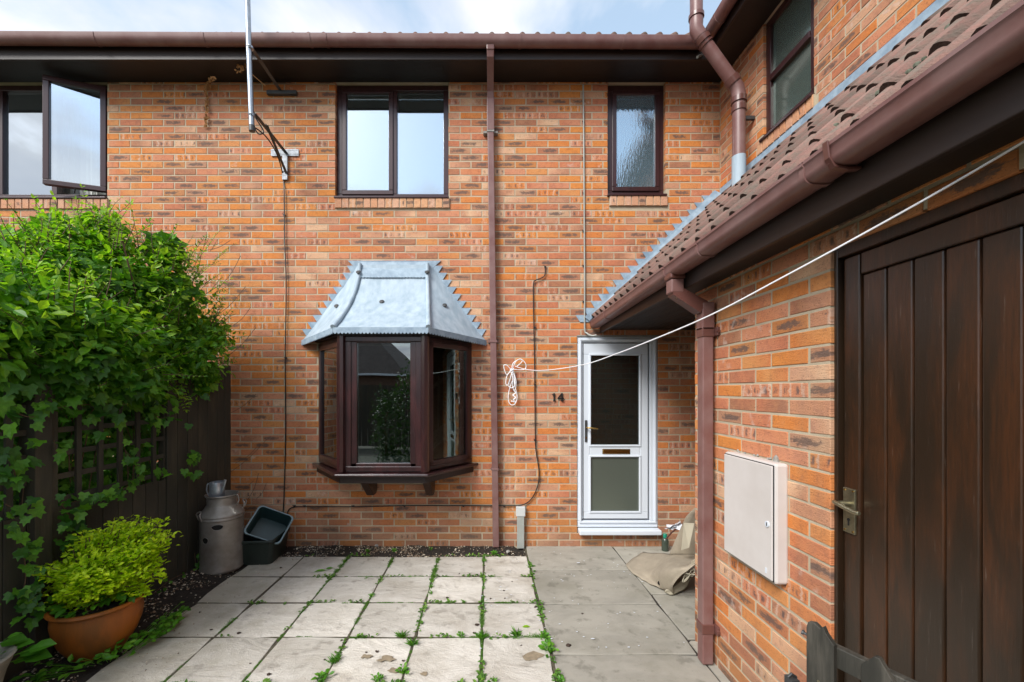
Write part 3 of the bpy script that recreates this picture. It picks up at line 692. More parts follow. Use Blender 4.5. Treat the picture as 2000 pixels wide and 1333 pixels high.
# main roof: eave course as single tiles, the rest as one stuff part
def slope_mat(o, xdir, slope, pitch_):
    x = Vector(xdir).normalized(); s_ = Vector(slope).normalized()
    y = (s_ * math.cos(pitch_) + Vector((0, 0, math.sin(pitch_)))).normalized(); z = x.cross(y)
    return Matrix.Translation(o) @ Matrix((x, y, z)).transposed().to_4x4()
tm = tile_mesh().mesh('roof_tile', M['tile'], smooth=True)
RP = R(34)
roof = MB(); roof.raw([(-7.6, 4.05, 5.145), (2.6, 4.05, 5.145), (2.6, 9, 5.145 + 4.95 * math.tan(RP)), (-7.6, 9, 5.145 + 4.95 * math.tan(RP))], [(0, 1, 2, 3)])
roof = roof.build('roof', M['soffit'], house)
for i in range(32):
    mt = slope_mat((-7.5 + i * .30, 4.035, 5.147), (1, 0, 0), (0, 1, 0), RP)
    inst('roof_tile', tm, roof, mt.translation, mt.to_euler(), None, random.random() * 5)
st = MB(); base_t = tile_mesh()
for r in range(1, 12):
    for i in range(34):
        if (-7.5 + i * .30) > 2.4 + 0 * r: continue
        mt = slope_mat((-7.5 + i * .30, 4.035 + r * .335 * math.cos(RP), 5.147 + r * .335 * math.sin(RP)), (1, 0, 0), (0, 1, 0), RP); rn = random.random() * 5
        st.raw([mt @ v for v in base_t.v], base_t.f, rn)
st.build('tiling', M['tile'], roof, kind='stuff', smooth=True)
roof2 = MB(); zz = 5.145 + 3 * math.tan(RP); roof2.raw([(2.15, -1.5, 5.14), (2.15, 4.3, 5.14), (5.15, 4.3, zz), (5.15, -1.5, zz)], [(0, 3, 2, 1)]); roof2 = roof2.build('roof', M['soffit'], house)
st = MB()
for r in range(0, 8):
    for i in range(19):
        mt = slope_mat((2.135 + r * .335 * math.cos(RP), 4.1 - i * .30, 5.145 + r * .335 * math.sin(RP)), (0, -1, 0), (1, 0, 0), RP)
        st.raw([mt @ v for v in base_t.v], base_t.f, random.random() * 5)
st.build('tiling', M['tile'], roof2, kind='stuff', smooth=True)
# interior rooms (seen through the panes)
def room(name, x0, x1, y0, y1, z0, z1, mat):
    m = MB(); m.raw([(x0, y0, z0), (x1, y0, z0), (x1, y1, z0), (x0, y1, z0), (x0, y0, z1), (x1, y0, z1), (x1, y1, z1), (x0, y1, z1)], [(0, 1, 2, 3), (7, 6, 5, 4), (1, 5, 6, 2), (2, 6, 7, 3), (3, 7, 4, 0)])
    return m.build(name, mat, house)
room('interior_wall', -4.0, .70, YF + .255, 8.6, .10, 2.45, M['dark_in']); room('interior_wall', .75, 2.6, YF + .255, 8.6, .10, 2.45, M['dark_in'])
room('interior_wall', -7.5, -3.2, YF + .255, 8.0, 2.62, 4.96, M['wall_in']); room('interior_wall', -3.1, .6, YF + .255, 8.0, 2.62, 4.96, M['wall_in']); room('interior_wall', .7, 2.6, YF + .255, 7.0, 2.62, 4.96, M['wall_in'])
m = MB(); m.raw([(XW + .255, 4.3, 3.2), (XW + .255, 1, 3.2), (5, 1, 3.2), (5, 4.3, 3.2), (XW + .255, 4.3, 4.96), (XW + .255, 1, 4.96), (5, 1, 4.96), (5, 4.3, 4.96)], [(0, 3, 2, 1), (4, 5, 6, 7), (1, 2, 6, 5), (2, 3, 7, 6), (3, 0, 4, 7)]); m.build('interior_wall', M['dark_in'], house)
stc = empty('staircase', (-.4, 6.2, .1), 'pale painted staircase dimly seen inside through the right bay pane', 'staircase')
m = MB(); m.prism([(-1.7, 6.0, .30), (-1.7, 6.0, .05), (.55, 6.0, 1.95), (.55, 6.0, 2.2)], (0, .04, 0)); m.build('stringer', M['white'], stc)
m = MB(); m.prism([(-1.7, 6.0, 1.15), (-1.7, 6.0, 1.08), (.1, 6.0, 2.4), (.2, 6.0, 2.4)], (0, .05, 0)); m.build('handrail', M['wall_in'], stc)
for i in range(14):
    x = -1.62 + i * .125; z = .30 + (x + 1.7) * .844; m = MB(); m.box(x, x + .03, 6.01, 6.04, z, min(2.4, z + .82)); m.build('baluster', M['wall_in'], stc)

# ------------------------------------------------------------------ bay window
bay = empty('bay_window', (-.99, 4.1, .87), parent=house)
A, B, C_, D_ = Vector((-1.813, 4.384, 0)), Vector((-1.375, 3.85, 0)), Vector((-.595, 3.85, 0)), Vector((-.170, 4.384, 0))
BZ0, BZ1 = .905, 2.18
def seg_frame(a, b): u = (b - a).normalized(); d = Vector((-u.y, u.x, 0)); return Frame(a, u, d), (b - a).length
for (a, b, sash) in ((A, B, 1), (B, C_, 0), (C_, D_, 1)):
    fr, ln = seg_frame(a, b); f = MB(); q = .05; mg = .05 if sash else .150 - .001
    e0 = .002; e1 = ln - .002
    f.box(e0, e1, 0, .07, BZ0, BZ0 + q, fr); f.box(e0, e1, 0, .07, BZ1 - q, BZ1, fr); f.box(e0, e0 + (.055 if sash else .085), 0, .07, BZ0 + q, BZ1 - q, fr); f.box(e1 - (.055 if sash else .085), e1, 0, .07, BZ0 + q, BZ1 - q, fr)
    f.build('frame', M['bay'], bay, bevel=.006)
    q2 = .052 if sash else .062; s = MB(); a0 = .055 if sash else .085; dd = -.016 if sash else .012
    x0, x1, z0, z1 = a0 - .008, ln - a0 + .008, BZ0 + q - .008, BZ1 - q + .008
    if not sash: z0 += 0; 
    s.box(x0, x1, dd, dd + .05, z0, z0 + q2 * (1 if sash else .6), fr); s.box(x0, x1, dd, dd + .05, z1 - q2 * (1 if sash else .3), z1, fr); s.box(x0, x0 + q2, dd, dd + .05, z0, z1, fr); s.box(x1 - q2, x1, dd, dd + .05, z0, z1, fr)
    s.build('casement', M['bay'], bay, bevel=.007)
    gx0, gx1, gz0, gz1 = x0 + q2, x1 - q2, z0 + q2 * (1 if sash else .6), z1 - q2 * (1 if sash else .3)
    sp = MB(); t = .009
    for bx in ((gx0, gx1, gz0, gz0 + t), (gx0, gx0 + t, gz0, gz1), (gx1 - t, gx1, gz0, gz1)): sp.box(bx[0], bx[1], dd + .034, dd + .040, bx[2], bx[3], fr)
    if not sash: sp.box(gx0, gx1, dd + .036, dd + .042, gz0, gz0 + .062, fr)
    sp.build('spacer_bar', M['spacer'], bay)
    g = MB(); g.box(gx0, gx1, dd + .024, dd + .028, gz0, gz1, fr); g.build('pane', M['glass_side'] if a == C_ else M['glass_bay'], bay)
for c, sg in ((B, -1), (C_, 1)):
    m = MB(); m.tube([c + Vector((sg * .004, -.004, BZ0)), c + Vector((sg * .004, -.004, BZ1))], .040, 8); m.build('post', M['bay'], bay)
def offset_poly(o, z, wallo=None):
    "bay plan pushed out by o"
    wo_ = o if wallo is None else wallo
    return [Vector((A.x - wo_, 4.386, z)), Vector((B.x - o * .62, B.y - o, z)), Vector((C_.x + o * .62, C_.y - o, z)), Vector((D_.x + wo_, 4.386, z))]
m = MB(); m.prism(offset_poly(.075, .868), (0, 0, .030)); m.build('sill', M['bay'], bay, bevel=.012)
m = MB(); m.prism(offset_poly(.02, .80), (0, 0, .066)); m.build('apron', M['frame_dark'], bay, bevel=.003)
m = MB(); m.prism(offset_poly(.045, 2.182), (0, 0, .05)); m.build('head_board', M['soffit'], bay)
for x in (-1.255, -.640):
    m = MB(); m.prism([(x, 4.37, .798), (x, 4.37, .62), (x, 4.33, .585), (x, 4.24, .585), (x, 3.97, .798)], (.075, 0, 0)); m.build('bracket', M['frame_dark'], bay, bevel=.004)
m = MB(); m.box(-1.80, -.183, YF + .01, YF + .20, .80, .90); m.build('inner_board', M['wall_in'], bay)
# lead roof, lofted with a flare
lr = empty('lead_roof', (-.99, 4.2, 2.24), parent=bay)
def lead_sec(t):
    # t 0 eave .. 1 top
    g = t ** .72
    yf = 3.775 + (4.33 - 3.775) * (1 - (1 - t) ** 1.9 * 1.0) * 1.0
    z = 2.245 + (3.00 - 2.245) * t
    hip = lambda a, b: a + (b - a) * (1 - (1 - t) ** 1.7)
    xl, xr = hip(-1.425, -1.352), hip(-.548, -.640)
    wl, wr = -1.985 + (-1.40 + 1.985) * t ** .93, -.020 + (-.585 + .020) * t ** .93
    wz = 2.20 + (2.995 - 2.20) * t
    return [Vector((wl, 4.372, wz)), Vector((xl, yf, z)), Vector((xr, yf, z)), Vector((wr, 4.372, wz))]
m = MB(); NT = 14; rows = []
for i in range(NT + 1):
    s4 = lead_sec(i / NT); row = []
    for a, b in zip(s4[:-1], s4[1:]):
        for k in range(8):
            p = a.lerp(b, k / 8); p = p + Vector((0, -1, .6)) * .006 * noise.noise(p * 9); row.append(p)
    row.append(s4[-1]); rows.append(row)
nn = len(rows[0]); m.raw([p for r in rows for p in r], [(i * nn + k, i * nn + k + 1, (i + 1) * nn + k + 1, (i + 1) * nn + k) for i in range(NT) for k in range(nn - 1)])
m.build('lead_sheet', M['lead'], lr, smooth=True)
for idx in (1, 2):
    pts = [lead_sec(i / 10)[idx] + Vector((0, -.008, .008)) for i in range(11)]
    m = MB(); m.tube(pts, [.026] * 2 + [.022] * 9, 10); m.build('hip_roll', M['lead'], lr, smooth=True)
# eave skirt with scalloped edge
s4 = lead_sec(0); V = []; m = MB()
for a, b in zip(s4[:-1], s4[1:]):
    ln = (b - a).length; n = max(4, round(ln / .034))
    dr = (b - a) / n; out = Vector((b.y - a.y, -(b.x - a.x), 0)).normalized() * .007
    if out.y > 0: out = -out
    for i in range(n):
        p = a + dr * i; q_ = p + dr
        sc_ = [Vector((0, 0, .0)), ]
        pts = [p + out + Vector((0, 0, .006)), p + out - Vector((0, 0, .040)), p + out + dr * .25 - Vector((0, 0, .051)), p + out + dr * .5 - Vector((0, 0, .055)), p + out + dr * .75 - Vector((0, 0, .051)), q_ + out - Vector((0, 0, .040)), q_ + out + Vector((0, 0, .006))]
        m.prism([x for x in pts], -out.normalized() * .003)
m.build('scalloped_edge', M['lead_dk'], lr)
# upper apron against the wall with scalloped lower edge, butterfly ends
m = MB(); yA = 4.366
m.prism([(-1.495, yA, 3.055), (-1.40, yA, 2.965), (-.60, yA, 2.965), (-.50, yA, 3.055)], (0, .008, 0))
pts_top = lead_sec(1.0); pa, pb = lead_sec(.80)[1] + Vector((0, -.012, .012)), lead_sec(.80)[2] + Vector((0, -.012, .012))
ta, tb = Vector((-1.352, 4.352, 3.035)), Vector((-.640, 4.352, 3.035)); n = 22
for i in range(n):
    a = pa.lerp(pb, i / n); b = pa.lerp(pb, (i + 1) / n); c = ta.lerp(tb, (i + 1) / n); d = ta.lerp(tb, i / n); dn = (pa - ta).normalized() * .010
    m.prism([d, c, b, b.lerp(a, .3) + dn, b.lerp(a, .7) + dn, a], (0, .003, 0))
m.build('upper_flashing', M['lead_dk'], lr)
for p, nrm in ((lead_sec(.86)[1] + Vector((0, -.035, .018)), 0), (lead_sec(.86)[2] + Vector((0, -.035, .018)), 0), (lead_sec(.42)[1].lerp(lead_sec(.42)[2], .40) + Vector((0, -.006, .006)), 0),
               (lead_sec(.42)[2].lerp(lead_sec(.42)[3], .45) + Vector((.006, -.006, .006)), 0), (lead_sec(.42)[1].lerp(lead_sec(.42)[0], .55) + Vector((-.006, -.006, .006)), 0)):
    m = MB(); m.lathe([(.026, -.004), (.024, .003), (.012, .006), (.0005, .007)], (0, 0, 0), 12); o = m.build('solder_dot', M['galv_dk'], lr, smooth=True)
    o.location = p - WL[lr.name]; o.rotation_euler = (R(48), 0, 0)
def sawtooth(mb, line, side, d, z0, z1, fr=FAC, tip=.20, base=-.003, under=.05):
    "teeth of lead following a raking line; line(z) -> u on the wall"
    k = math.ceil((z0 - base) / .075)
    while base + (k + 1) * .075 <= z1 + .04:
        zb = base + k * .075 + .004; zt = zb + .075
        ut = line(zt); ub = line(zb)
        sl_ = abs(line(zt) - line(zb))
        tipu = ut + side * tip; low = ub + side * (tip - .05 - sl_ * 0) - side * 0
        lowu = tipu - side * .048
        mb.prism([fr(tipu, d, zt), fr(lowu, d - .001, zb), fr(ub - side * under, d, zb), fr(ut - side * under, d, zt)], fr.d * .003)
        k += 1
tt_ = lambda z: min(1, max(0, (z - 2.20) / .795))
m = MB(); sawtooth(m, lambda z: -1.985 + .585 * tt_(z) ** .93, -1, -.012, 2.19, 2.98, tip=.105, under=.06); m.build('stepped_flashing', M['lead_dk'], lr)
m = MB(); sawtooth(m, lambda z: -.020 - .565 * tt_(z) ** .93, 1, -.012, 2.19, 2.98, tip=.105, under=.06)
m.build('stepped_flashing', M['lead_dk'], lr)

# ------------------------------------------------------------------ front door
door = empty('front_door', (1.39, YF, .15), parent=house)
def rect_ring(m, u0, u1, v0, v1, w_, d0, d1, fr, wb=None, wt=None, wr=None):
    wb = wb or w_; wt = wt or w_; wr = wr or w_
    m.box(u0, u1, d0, d1, v0, v0 + wb, fr); m.box(u0, u1, d0, d1, v1 - wt, v1, fr); m.box(u0, u0 + w_, d0, d1, v0 + wb, v1 - wt, fr); m.box(u1 - wr, u1, d0, d1, v0 + wb, v1 - wt, fr)
m = MB(); rect_ring(m, .957, 1.820, .205, 2.248, .05, .01, .10, FAC, wb=.07, wt=.06, wr=.085); m.build('frame', M['white'], door, bevel=.006)
m = MB(); rect_ring(m, .978, 1.80, .25, 2.225, .022, -.004, .01, FAC); m.build('frame_moulding', M['white'], door, bevel=.004)
leaf_ = MB(); rect_ring(leaf_, 1.013, 1.728, .285, 2.185, .080, .018, .07, FAC, wb=.078, wt=.128, wr=.094); leaf_.box(1.093, 1.634, .018, .07, .968, 1.076, FAC)
lf = leaf_.build('door_leaf', M['white'], door, bevel=.006)
m = MB(); rect_ring(m, 1.020, 1.722, .290, 2.180, .006, .0165, .02, FAC); m.build('gasket', M['gasket'], lf)
for v0_, v1_ in ((1.076, 2.057), (.363, .968)):
    m = MB(); rect_ring(m, 1.085, 1.642, v0_ - .008, v1_ + .008, .020, .008, .03, FAC); m.build('glazing_bead', M['white'], lf, bevel=.005)
    m = MB(); m.box(1.10, 1.628, .030, .034, v0_ + .008, v1_ - .008, FAC); m.build('pane', M['glass_door'] if v0_ > 1 else M['glass_frost'], door)
m = MB(); m.box(.962, 1.826, -.085, .02, .148, .20, FAC); m.build('threshold', M['white'], door, bevel=.01)
m = MB(); m.box(1.228, 1.525, .012, .018, .989, 1.043, FAC); m.box(1.236, 1.517, .005, .012, .995, 1.037, FAC); m.build('letter_plate', M['brass'], door, bevel=.003)
m = MB(); m.box(1.038, 1.066, .008, .018, 1.118, 1.352, FAC); hp = m.build('handle_plate', M['galv_dk'], door, bevel=.008)
m = MB(); m.tube([FAC(1.052, .012, 1.275), FAC(1.052, -.035, 1.275), FAC(1.062, -.045, 1.275), FAC(1.165, -.045, 1.268)], .008, 8); m.build('lever', M['brass'], hp, smooth=True)
m = MB(); m.lathe([(.009, 0), (.009, .006), (0.001, .006)], (0, 0, 0), 12); o = m.build('keyhole', M['brass'], hp); o.location = FAC(1.052, .008, 1.165) - WL[hp.name]; o.rotation_euler = (R(90), 0, 0)
m = MB(); m.box(.953, 1.83, -.003, .02, 2.249, 2.262, FAC); m.build('drip_strip', M['concrete'], door)

# downpipe on the facade
dp = empty('downpipe', (.06, 4.33, 0), parent=house)
sq = lambda m, c0, c1, w_: m.tube([c0, c1], w_ * .707, 4)
def sqpipe(m, pts, w_, d=None):
    d = d or w_
    prev = None
    V = []
    for p in pts:
        p = Vector(p); V += [p + Vector((-w_ / 2, -d / 2, 0)), p + Vector((w_ / 2, -d / 2, 0)), p + Vector((w_ / 2, d / 2, 0)), p + Vector((-w_ / 2, d / 2, 0))]
    n = len(pts); m.raw(V, [(4 * i + k, 4 * i + (k + 1) % 4, 4 * i + 4 + (k + 1) % 4, 4 * i + 4 + k) for i in range(n - 1) for k in range(4)] + [(3, 2, 1, 0), (4 * n - 4, 4 * n - 3, 4 * n - 2, 4 * n - 1)])
m = MB(); sqpipe(m, [(.028, 4.335, 4.42), (.085, 4.335, .02)], .066); m.build('pipe', M['gutter'], dp, bevel=.006)
m = MB(); sqpipe(m, [(.024, 4.02, 5.085), (.024, 4.02, 4.99)], .074); m.build('outlet', M['gutter2'], dp, bevel=.006)
m = MB(); sqpipe(m, [(.024, 4.02, 5.0), (.024, 4.045, 4.94), (.026, 4.31, 4.80), (.028, 4.335, 4.72)], .068); m.build('swan_neck', M['gutter'], dp, bevel=.004)
m = MB(); sqpipe(m, [(.027, 4.335, 4.76), (.028, 4.335, 4.40)], .078); m.build('collar', M['gutter'], dp, bevel=.006)
for z, wd in ((4.40, .155), (2.185, .11), (.84, .09)):
    x = .028 + (4.42 - z) / 4.4 * .057
    m = MB(); m.box(x - wd / 2, x + wd / 2, 4.325, 4.378, z - .012, z + .012); m.box(x - .038, x + .038, 4.296, 4.325, z - .012, z + .012); m.build('pipe_clip', M['gutter'] if z < 4.3 else M['concrete'], dp, bevel=.003)
# soil vent pipe
sv = empty('soil_pipe', (2.33, 3.8, 3.5), parent=house)
p_up = at(1360, -230, 3.80); p_a = at(1360, 18, 3.80); 
m = MB(); m.tube([p_up, at(1360, 30, 3.8)], .055, 20); m.build('pipe', M['gutter'], sv, smooth=True)
pb0, pb1 = at(1361, 62, 3.80), at(1440, 172, 3.82)
dr = (pb1 - pb0).normalized()
m = MB(); m.tube([pb0 + dr * .04, pb1 - dr * .03], .055, 20); m.build('pipe', M['gutter'], sv, smooth=True)
m = MB(); m.tube([at(1360, 30, 3.8), at(1360, 46, 3.8), pb0 + dr * -.01 + Vector((0, 0, .01)), pb0 + dr * .06], .058, 20); m.build('elbow', M['gutter'], sv, smooth=True)
m = MB(); m.tube([pb1 - dr * .06, pb1, at(1443, 186, 3.82), at(1443, 196, 3.82)], .058, 20); m.build('elbow', M['gutter'], sv, smooth=True)
for a, b, r_ in ((at(1360, 30, 3.8), at(1360, 37, 3.8), .067), (pb0 + dr * .075, pb0 + dr * .115, .066), (pb0 + dr * .135, pb0 + dr * .150, .064), (pb1 - dr * .11, pb1 - dr * .05, .066), (at(1443, 192, 3.82), at(1443, 202, 3.82), .067), (at(1443, 208, 3.82), at(1443, 219, 3.82), .063)):
    m = MB(); m.tube([a, b], r_, 20); m.build('socket', M['gutter2'], sv, smooth=True)
m = MB(); m.tube([at(1443, 190, 3.82), at(1443, 318, 3.82)], .055, 20); m.build('pipe', M['gutter'], sv, smooth=True)
m = MB(); m.tube([at(1443, 306, 3.82), at(1443, 375, 3.82)], .0585, 20); m.build('lead_collar', M['lead'], sv, smooth=True)
m = MB(); m.box(2.39, 2.478, 3.80, 3.83, 4.19, 4.22); m.build('pipe_clip', M['galv_dk'], sv)
# thin overflow stub beside the gutter end
m = MB(); m.tube([at(1370, 108, 4.07), at(1362, 112, 3.95)], .011, 8); m.build('overflow_pipe', M['duct'], house, smooth=True)

# ------------------------------------------------------------------ garage wing
XG = 1.385
gar = empty('garage', (1.9, 1.5, 0), 'single storey brick garage wing with red-brown tiled lean-to roof and dark plank door', 'garage')
GW = Frame((XG, 0, 0), (0, -1, 0), (1, 0, 0)); GEND = Frame((0, 2.74, 0), (-1, 0, 0), (0, -1, 0))
GD = (-1.656, -.05, -.745, 2.235)
m = MB(); wall_backing(m, GW, -2.738, 1.6, -.05, 2.33, [GD], .0022, .24); m.box(-2.45, -1.625, .0022, .2, -.05, 2.40, GEND); gw = m.build('wall', M['mortar'], gar)
GS = BrickSet()
gb = courses(-2.740, 1.55, -.02, 2.325, -.023, [GD], phase=-1.656 - .235 * 8 + GAP, flip=1)
gb = [b for b in gb]
GS.add(gw, GW, -math.pi / 2, gb)
GS.add(gw, GEND, math.pi, courses(-2.43, -1.385, 0, 2.325, -.023, [], phase=0.02))
GS.build(290)
# soffit boards: narrow over the wall, wide over the porch
m = MB()
for i in range(13):
    x = 1.215 + i * .098; m.box(x, x + .093, 2.745, 4.374, 2.318, 2.33)
m.build('porch_ceiling', M['soffit'], gar, bevel=.003)
m = MB(); m.box(1.215, XG - .001, -1.5, 2.742, 2.318, 2.33); m.build('soffit', M['soffit'], gar)
m = MB(); m.box(1.192, 1.214, -1.5, 4.374, 2.285, 2.44); m.build('fascia', M['fascia'], gar, bevel=.003)
m = MB(); m.box(2.38, 2.46, 2.75, 4.374, -.05, 2.32); m.build('porch_side_wall', M['opp_wall'], gar)
YJ = (1.0895) * F / (1607 - CX)
g1 = gutter('gutter', (1.190, YJ, 2.452), (1.190, -1.5, 2.458), (-1, 0, 0), .100, .072, M['gutter'], gar, style='ogee', brackets=[])
g2 = gutter('gutter', (1.190, 4.37, 2.405), (1.190, YJ - .02, 2.449), (-1, 0, 0), .103, .072, M['gutter'], gar, style='ogee', brackets=[.17, .60, .73, .965])
# joint bracket at the union
m = MB(); pr = [(1.19, 2.38), (1.15, 2.375), (1.11, 2.383), (1.092, 2.41), (1.084, 2.46), (1.079, 2.46), (1.086, 2.405), (1.105, 2.375), (1.15, 2.366), (1.19, 2.37)]
m.prism([(x, YJ - .03, z) for x, z in pr], (0, .022, 0)); m.build('gutter_union', M['gutter2'], g2, smooth=False, bevel=.002)
# tiles
GP = math.atan2(3.70 - 2.425, XW - 1.135)
E0 = Vector((1.135, 0, 2.425))
m = MB(); m.raw([(1.15, -1.5, 2.425), (1.15, 4.374, 2.425), (XW, 4.374, 2.425 + (XW - 1.15) * math.tan(GP)), (XW, -1.5, 2.425 + (XW - 1.15) * math.tan(GP))], [(0, 3, 2, 1)])
groof = m.build('roof', M['soffit'], gar)
tms = []
for kk in range(4):
    t_ = tile_mesh(.31, .40, .021, .042)
    for i_, v in enumerate(t_.v): t_.v[i_] = v + Vector((0, 0, .0025 * noise.noise(v * 30 + Vector((kk * 9, 0, 0)))))
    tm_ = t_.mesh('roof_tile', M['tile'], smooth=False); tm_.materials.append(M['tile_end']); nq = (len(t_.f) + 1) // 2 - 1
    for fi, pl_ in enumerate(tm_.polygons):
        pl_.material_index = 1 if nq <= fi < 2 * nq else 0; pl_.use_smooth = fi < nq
    tms.append(tm_)
sl_len = (XW - 1.125) / math.cos(GP); ncr = 6; gg = sl_len / (ncr - .35)
for r in range(ncr):
    for i in range(18):
        y = 4.365 - i * .31
        o = E0 + Vector((r * gg * math.cos(GP), y, r * gg * math.sin(GP)))
        mt = slope_mat(o, (0, -1, 0), (1, 0, 0), GP)
        # last course is cut short under the flashing
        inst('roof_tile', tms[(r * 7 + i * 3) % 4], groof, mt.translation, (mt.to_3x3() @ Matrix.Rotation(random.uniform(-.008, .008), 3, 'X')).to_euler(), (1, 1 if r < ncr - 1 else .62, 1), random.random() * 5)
# lead along the upper wall and stepped lead on the facade
zr = lambda x: 2.425 + (x - 1.135) * math.tan(GP)
m = MB()
for i in range(8):
    y0 = 4.36 - i * .75; pts = [(XW - .012, y0, 3.815 + .002 * (i % 2)), (XW - .016, y0, zr(XW - .04) + .035), (XW - .16, y0, zr(XW - .16) + .045), (XW - .165, y0, zr(XW - .165) + .040), (XW - .016, y0, zr(XW - .04) + .03), (XW - .009, y0, 3.81)]
    m.prism(pts, (0, -.748, 0))
m.build('wall_flashing', M['lead_dk'], groof)
m = MB(); sawtooth(m, lambda z: 1.135 + (z - 2.425) / math.tan(GP) - .02, -1, -.010, 2.35, 3.75, tip=.235, under=.06)
m.build('stepped_flashing', M['lead_dk'], groof)
m = MB(); m.prism([(1.08, 4.352, 2.41), (1.03, 4.352, 2.45), (1.03 + 1.38, 4.352, zr(2.48) + .10), (2.48, 4.33, zr(2.48) + .045), (1.125, 4.33, 2.465)], (0, .012, 0)); m.build('gutter_flashing', M['lead_dk'], groof)
for px_, py_ in ((1495, 295), (1628, 190)):
    pass
# moss lumps on the tiles
mo = MB()
for k in range(60):
    r = random.randint(0, 4); x = 1.14 + r * gg * math.cos(GP) + random.uniform(-.01, .05); y = random.uniform(.5, 3.2) if k > 16 else random.uniform(.7, 1.5)
    c = Vector((x, y, zr(x) + .048)); rr = random.uniform(.006, .015)
    mo.lathe([(rr * .9, -.006), (rr, rr * .3), (rr * .7, rr * .75), (.001, rr)], c, 7)
mo.build('moss', M['roof_moss'], groof, kind='stuff', smooth=True)
# garage downpipe
gdp = empty('downpipe', (1.33, 2.5, 0), parent=gar)
m = MB(); sqpipe(m, [(1.328, 2.502, 2.06), (1.328, 2.502, .01)], .066); m.build('pipe', M['gutter'], gdp, bevel=.007)
m = MB(); sqpipe(m, [(1.142, 2.502, 2.41), (1.142, 2.502, 2.34)], .095); m.build('outlet', M['gutter2'], gdp, bevel=.01)
m = MB(); sqpipe(m, [(1.142, 2.502, 2.34), (1.142, 2.502, 2.255)], .078, .078); m.build('outlet_neck', M['gutter'], gdp, bevel=.008)
m = MB()
V = []
for (x, z, dx, dz) in ((1.142, 2.30, .037, 0), (1.148, 2.262, .03, .02), (1.30, 2.170, .02, .036), (1.328, 2.155, .036, .0)):
    V += [(x - dx, 2.465, z - dz), (x - dx, 2.539, z - dz), (x + dx, 2.539, z + dz), (x + dx, 2.465, z + dz)]
m.raw(V, [(4 * i + k, 4 * i + (k + 1) % 4, 4 * i + 4 + (k + 1) % 4, 4 * i + 4 + k) for i in range(3) for k in range(4)])
m.build('offset_bend', M['gutter2'], gdp, bevel=.004)
m = MB(); sqpipe(m, [(1.328, 2.502, 2.20), (1.328, 2.502, 2.03)], .076); m.build('collar', M['gutter'], gdp, bevel=.007)
for z in (2.02, .225):
    m = MB(); m.box(1.290, 1.366, 2.464, 2.540, z - .03, z + .03); m.box(1.366, 1.388, 2.44, 2.53, z - .026, z + .026); m.build('pipe_clip', M['gutter2'], gdp, bevel=.005)
    m = MB(); m.tube([(1.372, 2.452, z), (1.372, 2.432, z)], .010, 8); m.build('clip_boss', M['gutter2'], gdp)
# plank door with frame
gd = empty('plank_door', (1.41, 1.2, 0), parent=gar)
m = MB(); m.box(-1.654, -1.637, .012, .10, -.03, 2.233, GW); m.box(-1.637, -.78, .012, .10, 2.190, 2.233, GW); m.box(-.765, -.747, .012, .10, -.03, 2.233, GW); m.build('frame', M['door_wood'], gd, bevel=.003)
edges = [1.632, 1.557, 1.4625, 1.371, 1.276, 1.183, 1.0874, .992, .897, .80]
for i, (a, b) in enumerate(zip(edges[:-1], edges[1:])):
    stile = i in (0, 8); top = 2.186 if stile else 2.103
    m = MB(); dd = .030 if stile else .038
    m.box(-a + .0025, -b - .0025, dd, dd + .03, .02, top, GW); o = m.build('plank', M['door_wood'], gd, bevel=.005); o['rnd'] = random.random() * 6
m = MB(); m.box(-1.5545, -.90, .030, .062, 2.105, 2.186, GW); m.build('top_rail', M['door_wood'], gd, bevel=.004)
m = MB(); m.box(-1.634, -.78, .07, .08, 0, 2.19, GW); m.build('backing', M['black'], gd)
m = MB(); m.box(-1.624, -1.571, .022, .030, 1.108, 1.282, GW); hp = m.build('handle_plate', M['aged_brass'], gd, bevel=.002)
m = MB(); m.tube(bez([GW(-1.597, .03, 1.222), GW(-1.597, .0, 1.222), GW(-1.597, -.016, 1.222)], 3), .012, 10); m.build('spindle', M['aged_brass'], hp, smooth=True)
m = MB(); m.tube(bez([GW(-1.628, -.012, 1.223), GW(-1.60, -.018, 1.221), GW(-1.565, -.018, 1.214), GW(-1.53, -.016, 1.208), GW(-1.512, -.014, 1.209)], 5), [.006] + [.0085] * 19 + [.007], 10); m.build('lever', M['aged_brass'], hp, smooth=True)
m = MB(); m.box(-1.6005, -1.5955, .0205, .0225, 1.137, 1.158, GW); m.tube([GW(-1.598, .0225, 1.160), GW(-1.598, .0203, 1.160)], .006, 10); m.build('keyhole', M['black'], hp)
for z in (1.118, 1.274):
    for u in (-1.615, -1.579):
        m = MB(); m.tube([GW(u, .0225, z), GW(u, .0195, z)], .0032, 8); m.build('screw', M['brass'], hp)

# ------------------------------------------------------------------ small fixtures on the walls
# meter box
mbx = empty('meter_box', (1.35, 2.09, .76), 'cream gas meter box fixed to the garage wall beside the brown downpipe', 'meter box')
m = MB(); m.box(-2.295, -1.888, -.060, .004, .766, 1.325, GW); m.build('case', M['meter'], mbx, bevel=.012)
m = MB(); m.box(-2.290, -1.896, -.0612, -.0595, .774, 1.316, GW); m.build('door_gap_line', M['gasket'], mbx)  # black sheet painting the dark gap line round the door
m = MB(); m.box(-2.286, -1.900, -.0675, -.0600, .778, 1.312, GW); m.build('door', M['meter'], mbx, bevel=.004)
m = MB(); m.tube([GW(-1.930, -.067, 1.035), GW(-1.930, -.072, 1.035)], .014, 16); lk = m.build('lock', M['white'], mbx, smooth=True)
m = MB(); m.box(-1.9325, -1.9275, -.0735, -.0718, 1.027, 1.043, GW); m.build('lock_slot', M['galv_dk'], lk)
m = MB(); m.box(-1.945, -1.935, -.0695, -.068, .800, .826, GW); m.build('moulded_mark', M['white'], mbx)
m = MB()
